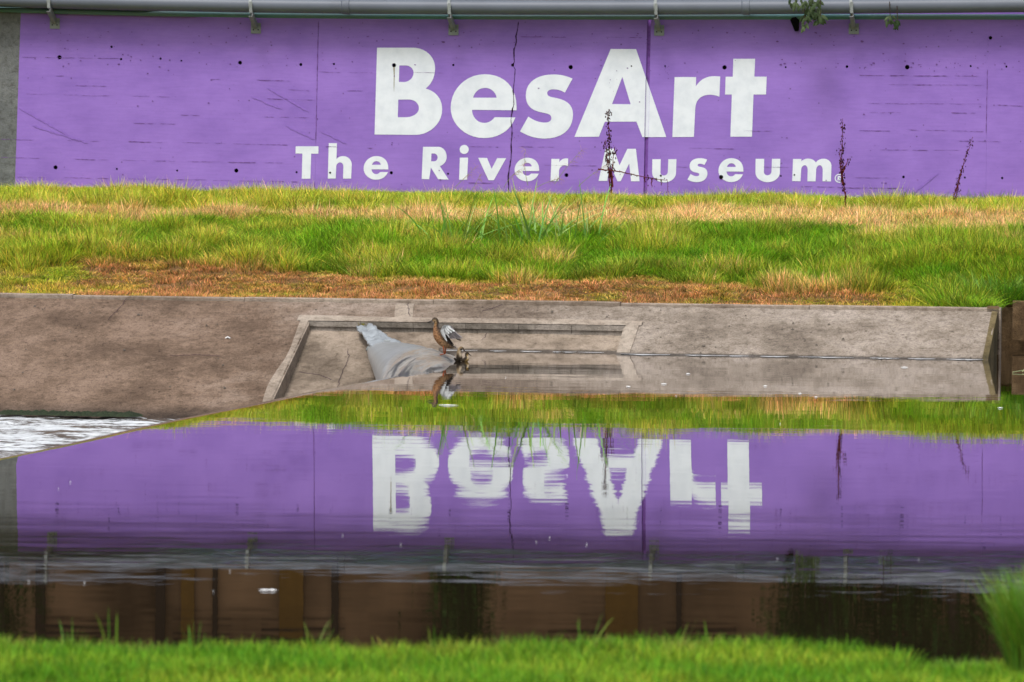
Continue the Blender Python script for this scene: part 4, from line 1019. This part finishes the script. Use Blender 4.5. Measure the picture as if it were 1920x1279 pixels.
# feathery seed heads
M['pan'] = simple('grass_panicle', (.42, .27, .20, 1), .9, .1, .2, 20); M['stk'] = simple('grass_stalk_green', (.20, .25, .05, 1), .9, .1, .2, 20)
pans = [((852, 352), (870, 335), (893, 312), 'left of the small letter i'), ((990, 348), (981, 315), (985, 280), 'in front of the small letter e'), ((1040, 345), (1062, 312), (1090, 282), 'right of the small letter r'),
        ((1084, 350), (1110, 325), (1135, 310), 'left of the capital M'), ((945, 352), (955, 330), (975, 318), 'left of the small letter e'), ((880, 366), (888, 352), (900, 328), 'below the small letter i'), ((1005, 352), (1030, 338), (1050, 336), 'below the small letter r')]
for a, b, c_, lb in pans:
    y = 92.2; e = empty('seeding_grass', at_y(*a, y), 'thin grass stalk with pale feathery seed head ' + lb, 'grass', None)
    P_ = [at_y(a[0] * (1 - t) ** 2 + 2 * b[0] * t * (1 - t) + c_[0] * t * t, a[1] * (1 - t) ** 2 + 2 * b[1] * t * (1 - t) + c_[1] * t * t, y) for t in np.linspace(0, 1, 12)]
    MB().tube(P_, [.005 - .0003 * i for i in range(12)], 5).build('stalk', M['stk'], e)
    mb = MB()
    for k in range(26):
        i = random.randint(5, 11); p0_ = P_[i]; d_ = Vector((random.uniform(-.3, 1) * (1 if c_[0] > a[0] else -1), random.uniform(-.3, .3), random.uniform(-.9, .3))).normalized() * random.uniform(.04, .13)
        mb.tube([p0_, p0_ + d_ * .5 + Vector((0, 0, .015)), p0_ + d_], [.0018, .0018, .001], 3, False)
    o = mb.build('seed_head', M['pan'], e); o['kind'] = 'stuff'
# hanging branches over the pipe
M['vine'] = leaf_mat('vine_leaf', (.02, .04, .018, 1), (.09, .12, .06, 1), .15)
def hang(blobs, label, y):
    e = empty('hanging_branch', at_y(blobs[0][0], blobs[0][1], y), label, 'branch', 'leafy branches hanging over the pipe')
    st_ = MB()
    for (x, yb, w_, h_, n) in blobs:
        top_ = at_y(x, yb - h_ / 2 - 25, y); st_.tube([top_, at_y(x + 1, yb, y), at_y(x - 1, yb + h_ * .4, y)], [.008, .006, .003], 5)
    st_.build('twig', M['bark'], e)
    for (x, yb, w_, h_, n) in blobs:
        for k in range(n):
            c0_ = at_y(x + random.uniform(-.5, .5) * w_, yb + random.uniform(-.5, .5) * h_, y + random.uniform(-.1, .1))
            a_ = random.uniform(-.9, .9); d_ = Vector((math.sin(a_), random.uniform(-.4, .4), -math.cos(a_))).normalized(); L_ = random.uniform(.10, .16)
            s_ = d_.cross(Vector((random.uniform(-.5, .5), 1, random.uniform(-.3, .3)))).normalized() * L_ * .2; n_ = d_.cross(s_).normalized() * .008
            vs_ = [c0_, c0_ + d_ * L_ * .3 + s_, c0_ + d_ * L_ * .7 + s_ * .8, c0_ + d_ * L_, c0_ + d_ * L_ * .7 - s_ * .8, c0_ + d_ * L_ * .3 - s_, c0_ + d_ * L_ * .3 + n_, c0_ + d_ * L_ * .7 + n_]
            mesh('leaf', vs_, [(0, 1, 6), (1, 2, 7, 6), (2, 3, 7), (0, 6, 5), (6, 7, 4, 5), (7, 3, 4)], M['vine'], e)
hang([(1490, 2, 22, 12, 9), (1522, 14, 30, 34, 46), (1538, 32, 16, 20, 12), (1508, 38, 8, 18, 6)], 'dark leafy branch hanging in front of the grey pipe', 92.75)
hang([(1668, 33, 16, 10, 7), (1682, 42, 10, 12, 7)], 'small dark leafy sprig hanging by the conduit, right of the last bracket', 92.9)
# dark outlet under the conduit beside the branch
ow = MB().tube([W(1490, 34, .05), W(1492, 46, .07), W(1494, 58, .05)], [.085, .06, .035], 8); tag(ow.build('wasp_nest', M['hole'], None, True), 'black drooping clump stuck on the wall below the conduit', 'clump')

# ------------------------------------------------------------------ DUCKS
def vcol_mat(name, speck=.4, sc=60):
    t = NT(name); b = t.n('ShaderNodeAttribute', attribute_name='tint', attribute_type='GEOMETRY').outputs['Color']
    n = t.noise(t.pos(), sc, 3, .7)
    c_ = t.mix(speck, b, t.ramp(n.outputs[0], [(.4, (.22, .17, .13, 1)), (.52, (1, 1, 1, 1)), (.65, (1.5, 1.45, 1.35, 1))]), 'MULTIPLY')
    return t.finish(c_, .8, n.outputs[0], .3, .004, .15)
M['plumage'] = vcol_mat('mottled_plumage', .75, 55); M['down'] = vcol_mat('duckling_down', .35, 90)
M['bill'] = simple('dark_bill', (.03, .022, .018, 1), .5); M['orange'] = simple('orange_leg', (.34, .075, .018, 1), .6); M['eye'] = simple('eye', (.004, .003, .003, 1), .15)
M['wingw'] = simple('white_underwing', (.50, .51, .50, 1), .8, .1, .25, 25); M['wingg'] = simple('grey_flight_feather', (.19, .17, .172, 1), .8, .1, .25, 30); M['wingd'] = simple('dark_feather', (.035, .028, .025, 1), .8, .1, .3, 30)
def loft(name, stn_, y, mat, parent, na=20, flip=False):
    if flip: stn_ = [s_[:4] + (s_[5], s_[4]) for s_ in stn_]
    """stn_: (px, py, half thickness px in view plane, half thickness px sideways, tint, belly tint)"""
    pts = [at_y(s[0], s[1], y) for s in stn_]; k = y / FPX
    # refine along a Catmull-Rom spline
    def cr(i, t, f):
        p0_, p1_, p2_, p3_ = f(max(i - 1, 0)), f(i), f(min(i + 1, len(stn_) - 1)), f(min(i + 2, len(stn_) - 1))
        return (p1_ * 2 + (p2_ - p0_) * t + (p0_ * 2 - p1_ * 5 + p2_ * 4 - p3_) * t * t + (p1_ * 3 - p0_ - p2_ * 3 + p3_) * t ** 3) * .5
    C, A_, B_, T1, T2 = [], [], [], [], []
    for i in range(len(stn_) - 1):
        for q in range(4):
            t = q / 4; C.append(cr(i, t, lambda j: pts[j])); 
            A_.append(float(cr(i, t, lambda j: np.float64(stn_[j][2])))); B_.append(float(cr(i, t, lambda j: np.float64(stn_[j][3]))))
            T1.append([stn_[i][4][c] * (1 - t) + stn_[i + 1][4][c] * t for c in range(3)]); T2.append([stn_[i][5][c] * (1 - t) + stn_[i + 1][5][c] * t for c in range(3)])
    C.append(pts[-1]); A_.append(stn_[-1][2]); B_.append(stn_[-1][3]); T1.append(stn_[-1][4]); T2.append(stn_[-1][5])
    vs, fs, cs = [], [], []; side = Vector((0, 1, 0))
    for i, c in enumerate(C):
        tg = (C[min(i + 1, len(C) - 1)] - C[max(i - 1, 0)]); tg.y = 0; tg.normalize(); nn = Vector((-tg.z, 0, tg.x))
        for j in range(na):
            q = 6.2832 * j / na; vs.append(c + nn * math.cos(q) * max(A_[i], .3) * k + side * math.sin(q) * max(B_[i], .3) * k)
            w_ = smooth(-.2, .5, math.cos(q)); cs.append([T2[i][m] * (1 - w_) + T1[i][m] * w_ for m in range(3)] + [1])
    for i in range(len(C) - 1):
        for j in range(na): a = i * na + j; b = i * na + (j + 1) % na; fs.append((a, b, b + na, a + na))
    fs.append(tuple(range(na))[::-1]); fs.append(tuple((len(C) - 1) * na + j for j in range(na)))
    me = bpy.data.meshes.new(name); me.from_pydata([tuple(v) for v in vs], [], fs); me.polygons.foreach_set('use_smooth', [True] * len(me.polygons))
    at = me.color_attributes.new('tint', 'FLOAT_COLOR', 'POINT'); at.data.foreach_set('color', np.array(cs, dtype=np.float32).ravel())
    o = link(name, me, mat, parent); return o
DY = 66.5
def ball(name, px, py, y, r, mat, parent):
    bm = bmesh.new(); bmesh.ops.create_icosphere(bm, subdivisions=2, radius=r); me = bpy.data.meshes.new(name); bm.to_mesh(me); bm.free()
    p = at_y(px, py, y); me.transform(Matrix.Translation(p)); me.polygons.foreach_set('use_smooth', [True] * len(me.polygons)); return link(name, me, mat, parent)
cap = (.06, .044, .03); cheek = (.24, .165, .09); buff = (.30, .17, .07); rust = (.24, .125, .06); dk = (.06, .042, .03); bel = (.28, .17, .09); dkb = (.05, .036, .026)
foot = at_y(833, 665, DY)
duck = empty('duck', foot, 'brown female mallard standing on the weir with one white lined wing raised', 'duck')
# going from head to tail; nn points to the front/belly side or back side depending on direction -> tints: (T1 side, T2 side)
loft('body', [(810.5, 601.2, 1.2, 1.4, cheek, cap), (812.2, 600.6, 3.6, 3.0, cheek, cap), (815.4, 600.0, 5.1, 4.2, cheek, cap), (818, 602.4, 4.7, 4.0, cheek, cap), (818.3, 607.4, 3.7, 3.3, buff, dk), (817.6, 612, 4.2, 3.8, rust, dk),
              (818.6, 618.5, 6.8, 6.2, rust, dk), (821.8, 626, 10.2, 9.4, rust, dk), (826.4, 634, 11.0, 10.4, (.25, .13, .06), dkb), (832.8, 641, 10.2, 10, bel, dkb), (840.5, 646, 7.8, 8.4, bel, dkb), (847, 650, 4.0, 5.5, (.16, .10, .06), dkb), (853, 651.5, 1.2, 3.2, (.5, .42, .32), dkb)],
     DY, M['plumage'], duck, 24, True)
loft('bill', [(811.5, 601.2, 1.9, 1.5, (.03, .02, .02), (.03, .02, .02)), (807.5, 602.6, 1.25, 1.7, (.03, .02, .02), (.03, .02, .02)), (803.5, 603.8, .8, 1.8, (.03, .02, .02), (.03, .02, .02)), (801, 604.4, .4, 1.0, (.03, .02, .02), (.03, .02, .02))], DY, M['bill'], duck, 10)
for s in (-1, 1): ball('eye', 814.3, 599.4, DY + s * .0215, .0045, M['eye'], duck)
for s, (hx, kx, fx) in zip((-1, 1), ((832.0, 831.5, 833.0), (835.5, 836.0, 834.5))):
    yy = DY + s * .03; P3 = [at_y(hx, 644, yy), at_y(kx, 651, yy), at_y(fx, 663.6, yy)]
    lg = MB().tube(P3, [.016, .0085, .0065], 8); f0 = P3[-1]
    for a in (-.45, 0, .45):    # webbed toes forward
        lg.tube([f0, f0 + Vector((-.052, math.sin(a) * .035, -.008))], [.005, .003], 5)
    lg.add([f0 + Vector((0, 0, -.004)), f0 + Vector((-.05, -.018, -.012)), f0 + Vector((-.056, 0, -.012)), f0 + Vector((-.05, .018, -.012)), f0 + Vector((0, 0, -.009))], [(0, 1, 2), (0, 2, 3), (4, 2, 1), (4, 3, 2)])
    lg.build('leg', M['orange'], duck, True)
def feather(a, b, w0, w1, y0, y1, mat, name, parent, n=6):
    """one tapering feather blade from a to b (picture units) with a slight camber"""
    A3, B3 = at_y(*a, y0), at_y(*b, y1); d_ = B3 - A3; L_ = d_.length; d_.normalize(); s_ = Vector((-d_.z, 0, d_.x)); nn = Vector((0, -1, 0)); k = DY / FPX
    vs_, fs_ = [], []
    for i in range(n + 1):
        t = i / n; ww = (w0 + (w1 - w0) * t) * (1 if t < .8 else (1 - (t - .8) / .2 * .7)) * k / 2; c = A3 + d_ * L_ * t + s_ * (-.06 * L_ * math.sin(t * math.pi))
        vs_ += [c - s_ * ww, c + nn * .003, c + s_ * ww, c - nn * .002]
    for i in range(n):
        for q in range(4): a_ = i * 4 + q; b_ = i * 4 + (q + 1) % 4; fs_.append((a_, b_, b_ + 4, a_ + 4))
    fs_ += [(0, 1, 2, 3), tuple(n * 4 + q for q in (3, 2, 1, 0))]
    return mesh(name, vs_, fs_, mat, parent, True)
wingB = mesh('wing', *(lambda P_: ([at_y(x, y, DY + dy) for x, y, dy in P_] + [at_y(x, y, DY + dy + .012) for x, y, dy in P_],
        [tuple(range(len(P_)))[::-1], tuple(len(P_) + i for i in range(len(P_)))] + [(i, (i + 1) % len(P_), len(P_) + (i + 1) % len(P_), len(P_) + i) for i in range(len(P_))]))(
        [(828, 628, -.03), (826.5, 620, -.05), (829, 612.5, -.07), (833.5, 609.3, -.09), (840, 609.6, -.10), (846, 611.5, -.11), (851, 617.5, -.11), (849, 622, -.10), (843, 624, -.09), (838, 628, -.06)]), M['wingw'], duck)
for (a, b, w0, w1, y0, y1, m, nm) in [
        ((845, 613), (867.5, 634), 5, 3.2, -.115, -.14, 'wingg', 'flight_feather'), ((843, 615), (864.5, 636.0), 5, 3.4, -.112, -.13, 'wingg', 'flight_feather'), ((841, 617), (860, 636), 5, 4, -.110, -.12, 'wingg', 'flight_feather'),
        ((840, 618), (855, 635.5), 5, 4.4, -.108, -.115, 'wingg', 'flight_feather'), ((838, 619), (850.5, 636.5), 5, 4.6, -.104, -.11, 'wingg', 'flight_feather'), ((837, 620), (846, 635.5), 5, 4.8, -.10, -.105, 'wingg', 'flight_feather'),
        ((855, 634), (865, 638.2), 3, 2.4, -.10, -.11, 'wingd', 'flight_feather'),
        ((838, 611), (852, 621.5), 6, 5, -.122, -.135, 'wingw', 'covert'), ((835, 611), (847, 624), 6, 5, -.12, -.13, 'wingw', 'covert'), ((833, 611.5), (842, 626), 6, 5, -.118, -.128, 'wingw', 'covert'),
        ((831, 613), (838, 640), 5, 2.4, -.126, -.11, 'wingw', 'covert'), ((828.5, 616), (836, 638), 5, 2.4, -.122, -.105, 'wingw', 'covert'), ((827.5, 619), (833.5, 634), 4.6, 2.6, -.118, -.10, 'wingw', 'covert'), ((834, 613), (842.5, 633), 4, 2.4, -.128, -.12, 'wingw', 'covert'),
        ((838, 630), (851, 647), 6, 3, -.045, -.03, 'wingd', 'tail_covert'), ((834, 628), (845, 645), 7, 4, -.05, -.05, 'wingd', 'tail_covert'), ((846, 648), (856, 651.5), 4, 3, 0, 0, 'wingg', 'tail_feather')]:
    feather(a, b, w0, w1, DY + y0, DY + y1, M[m], nm, wingB if nm in ('flight_feather', 'covert') else duck)
# ducklings, in the water beside the rubber
y1c, y2c = 66.6, 66.6
dbrown = (.055, .036, .02); dyel = (.33, .215, .075); cream = (.52, .42, .29); db2 = (.03, .022, .014)
d1 = empty('duckling', at_y(862, 676, y1c), 'upright pale breasted duckling with a dark body, below the tail of the adult duck', 'duckling', 'ducklings beside the weir')
loft('body', [(869.3, 655.6, 1.0, 1.2, cream, db2), (867.4, 654.2, 3.0, 2.8, cream, dbrown), (864.4, 653.6, 4.0, 3.6, cream, (.2, .14, .08)), (861.8, 656.4, 4.0, 3.6, cream, (.3, .22, .13)), (860.6, 661, 4.2, 4.0, cream, (.3, .22, .13)), (860.8, 666, 5.0, 5.0, cream, (.06, .04, .025)),
              (861.0, 671, 6.2, 6.2, db2, db2), (858.5, 675.0, 5.0, 6.0, db2, db2), (855, 674.6, 3.0, 4, db2, db2), (851.0, 671.6, .9, 1.5, db2, db2)], y1c, M['down'], d1, 20)
loft('bill', [(868.8, 655.8, 1.4, 1.3, db2, db2), (872, 658.3, .9, 1.2, db2, db2), (873.6, 659.6, .4, .8, db2, db2)], y1c, M['bill'], d1, 8)
MB().add(*(lambda c: ([c + Vector(v) for v in ((-.022, -.026, .004), (.0, -.030, .010), (.02, -.024, -.002), (0, -.028, -.008))], [(0, 1, 2, 3)]))(at_y(864.5, 655, y1c))).build('eye_stripe', M['eye'], d1)
for s in (-1, 1): ball('eye', 865.6, 653.8, y1c + s * .0235, .004, M['eye'], d1)
y2c = 66.6
d2 = empty('duckling', at_y(873, 677, y2c), 'small dark duckling with a yellow brown face looking right, in the water', 'duckling', 'ducklings beside the weir')
loft('body', [(879.6, 663.8, .8, 1.0, dyel, dbrown), (877.8, 663.2, 2.7, 2.4, dyel, db2), (875.4, 663.4, 3.4, 3.0, dyel, db2), (874.6, 666.6, 2.6, 2.5, dyel, db2), (875.6, 670, 3.6, 3.6, cream, db2), (874.4, 673.6, 5.0, 4.8, dyel, db2),
              (870, 675.6, 4.4, 4.8, dbrown, db2), (866, 675.0, 2.8, 3.4, dbrown, db2), (863, 673.4, .8, 1.2, dbrown, db2)], y2c - .08, M['down'], d2, 20)
loft('bill', [(879.4, 664.4, 1.2, 1.1, db2, db2), (882, 666.0, .8, 1.0, db2, db2), (883.4, 666.8, .3, .7, db2, db2)], y2c - .08, M['bill'], d2, 8)
for s in (-1, 1): ball('eye', 877.4, 662.8, y2c - .08 + s * .0165, .0032, M['eye'], d2)

# ------------------------------------------------------------------ SMALL THINGS ON THE WATER AND THE SLAB
M['fleck'] = simple('foam_fleck', (.75, .76, .77, 1), .8, .1)
mb = MB()
def fleckat(px, py, rx, ry):
    c = at_z(px, py, .004); n = 8; mb.add([(c.x + rx * math.cos(k * .785) * random.uniform(.6, 1.2), c.y + ry * math.sin(k * .785) * random.uniform(.6, 1.2), .006) for k in range(n)] + [(c.x, c.y, .012)], [(k, (k + 1) % n, n) for k in range(n)])
for px, py, r in ((495, 1107, .055), (510, 1107, .04), (838, 760, .13), (1245, 720, .04), (1178, 725, .03), (1696, 689, .06), (1290, 701, .03), (1435, 724, .03), (1500, 738, .02), (1530, 745, .02), (1875, 765, .03), (1570, 668, .05)):
    fleckat(px, py, r, .05 if py < 800 else .03)
for _ in range(22):
    px, py = random.uniform(30, 1850), random.choice([random.uniform(1000, 1120), random.uniform(690, 1000), random.uniform(690, 900)]); r = random.uniform(.002, .006)
    if px < 760 and py < 900: continue
    fleckat(px, py, r, r * 1.5)
tag(mb.build('foam_flecks', M['fleck']), 'scattered white foam flecks floating on the still water', 'foam', None, 'stuff')
# foam line where the water touches the slab
mb = MB(); 
def wline(k0, k1, r_of, wd):
    k = k0
    while k < k1:
        e = min(k1, k + random.uniform(.1, .7)); n = 8; vs_ = []
        for i in range(n + 1):
            kq = k + (e - k) * i / n; p = T(kq, r_of(kq)); w_ = wd * random.uniform(.3, 1.1) * math.sin(math.pi * (i + .3) / (n + .6))
            vs_ += [Vector((p.x, p.y, .007)), Vector((p.x - SN.x * w_, p.y - SN.y * w_, .006))]
        mb.add(vs_, [(2 * i, 2 * i + 1, 2 * i + 3, 2 * i + 2) for i in range(n)]); k = e + random.uniform(.0, .22)
rz0 = ZTOP / SLOPE
wline(kk(rz0, 1) + .05, kEnd, lambda k: rz0 + .02, .26)
rz1 = rr + (fl_p.z / .42)
wline(-1.0 + .3, kTR - .1, lambda k: rz1 + .03, .2)
tag(mb.build('waterline_foam', simple('wet_foam', (.42, .43, .44, 1), .5)), 'thin pale line of foam where the still water meets the concrete', 'foam', None, 'stuff')
# algae at the foot of the left slab
M['algae'] = simple('algae', (.012, .02, .006, 1), .8, .3, .4, 20)
mb = MB()
for (x0, x1, yy) in ((-8.2, -6.9, 0), (-5.5, -4.3, .0), (-4.3, -3.9, .05)):
    for i in range(120):
        x = random.uniform(x0, x1); rl = (ZTOP - LOWZ) / SLOPE; kq = x; p = T(kq, rl + .05 + random.uniform(0, .35)); r = random.uniform(.03, .08)
        mb.add([(p.x + r * 1.6 * math.cos(q), p.y + r * math.sin(q), LOWZ + .03) for q in np.linspace(0, 5.2, 6)] + [(p.x, p.y, LOWZ + .03 + r * .7)], [(i_, (i_ + 1) % 6, 6) for i_ in range(6)])
tag(mb.build('algae', M['algae']), 'dark green algae fringe at the foot of the bank beside the foam', 'algae', None, 'stuff')
# pebbles, leaves and litter on the slab
mb = MB()
for _ in range(170):
    p = T(random.uniform(-9, kEnd), random.uniform(.1, 3.2)); r = random.uniform(.006, .017)
    if kk(1, 0) - .5 < (p - slab_p).dot(SD) < kTR + .3 and (T(0) - p).dot(SN) > rr - .1: continue
    mb.add([p + Vector((r * 1.4 * math.cos(q), r * math.sin(q), .004)) for q in np.linspace(0, 5.2, 6)] + [p + Vector((0, 0, r * .9 + .012))], [(i_, (i_ + 1) % 6, 6) for i_ in range(6)])
tag(mb.build('pebbles', simple('grit', (.10, .085, .07, 1), .9, .1, .6, 40)), 'dark grit and pebbles scattered on the sloping concrete', 'grit', None, 'stuff')
lp = S(427, 635.5); MB().add([lp + Vector((.035 * math.cos(q), .03 * math.sin(q), .012 + .01 * math.sin(q * 3))) for q in np.linspace(0, 5.5, 8)] + [lp + Vector((0, 0, .035))], [(i, (i + 1) % 8, 8) for i in range(8)]).build('litter_scrap', simple('pale_scrap', (.6, .58, .56, 1)))
tag(bpy.data.objects['litter_scrap'], 'small white scrap lying on the brown sloping concrete', 'scrap')
tw = MB()
a, b = at_z(1899, 698, .01), at_z(1935, 697, .01); tw.tube([a, (a + b) / 2 + Vector((0, .1, .01)), b], .007, 6); tw.tube([(a + b) / 2, (a + b) / 2 + Vector((.05, .3, .02))], .004, 5)
tag(tw.build('twig', simple('wet_twig', (.25, .27, .13, 1))), 'thin pale twig floating near the right edge below the brown wall', 'twig')
def leafy(px, py, y, c, nm, lb, L_=.12):
    p = at_y(px, py, y) if y else S(px, py, .01); d_ = Vector((.9, .1, .2)).normalized() * L_; s_ = Vector((0, .3, 1)).normalized() * L_ * .22
    tag(MB().add([p, p + d_ * .5 + s_, p + d_, p + d_ * .5 - s_, p + d_ * .5 + Vector((0, -.01, 0))], [(0, 4, 1), (1, 4, 2), (2, 4, 3), (3, 4, 0)]).build(nm, simple(nm + '_m', c)), lb, 'leaf')
leafy(618, 503, 75.4, (.45, .25, .12, 1), 'dry_leaf', 'pale fallen dry leaf on the green grass above the recess', .13)
b_ = on_bank2(849, 79.3); tw = MB().tube([b_ + Vector((0, 0, .02)), b_ + Vector((.03, 0, .12)), b_ + Vector((.0, 0, .2))], [.02, .022, .008], 6); tag(tw.build('dry_stump', simple('rusty_leaf', (.20, .05, .015, 1))), 'curled rust brown dead leaf standing in the green grass', 'leaf')
mb = MB(); p = S(893, 586); mb.add([p + Vector((r_[0], 0, r_[1])) for r_ in ((-.03, .0), (0, .03), (.03, .0), (0, -.01))], [(0, 3, 2, 1)])
# fine cracks in the slab
cr = MB()
for pts_ in (((764, 570), (766, 582), (769, 598)), ((905, 586), (925, 580), (945, 572)), ((243, 552), (225, 580), (200, 605)), ((320, 670), (360, 668), (420, 670)), ((630, 740), (640, 705), (655, 670), (650, 655)), ((560, 700), (600, 705), (625, 716)), ((905, 640), (915, 625))):
    on_floor = 560 < pts_[0][0] < 1150 and pts_[0][1] > 620
    f_ = F if on_floor else S; P_ = []
    for i in range(len(pts_) - 1):
        for k in range(8):
            t = k / 8; P_.append(f_(pts_[i][0] * (1 - t) + pts_[i + 1][0] * t + random.uniform(-2, 2), pts_[i][1] * (1 - t) + pts_[i + 1][1] * t + random.uniform(-.6, .6)) + Vector((0, 0, .016)))
    MB().tube(P_, .0026, 4).build('surface_crack', M['crack'], emb)
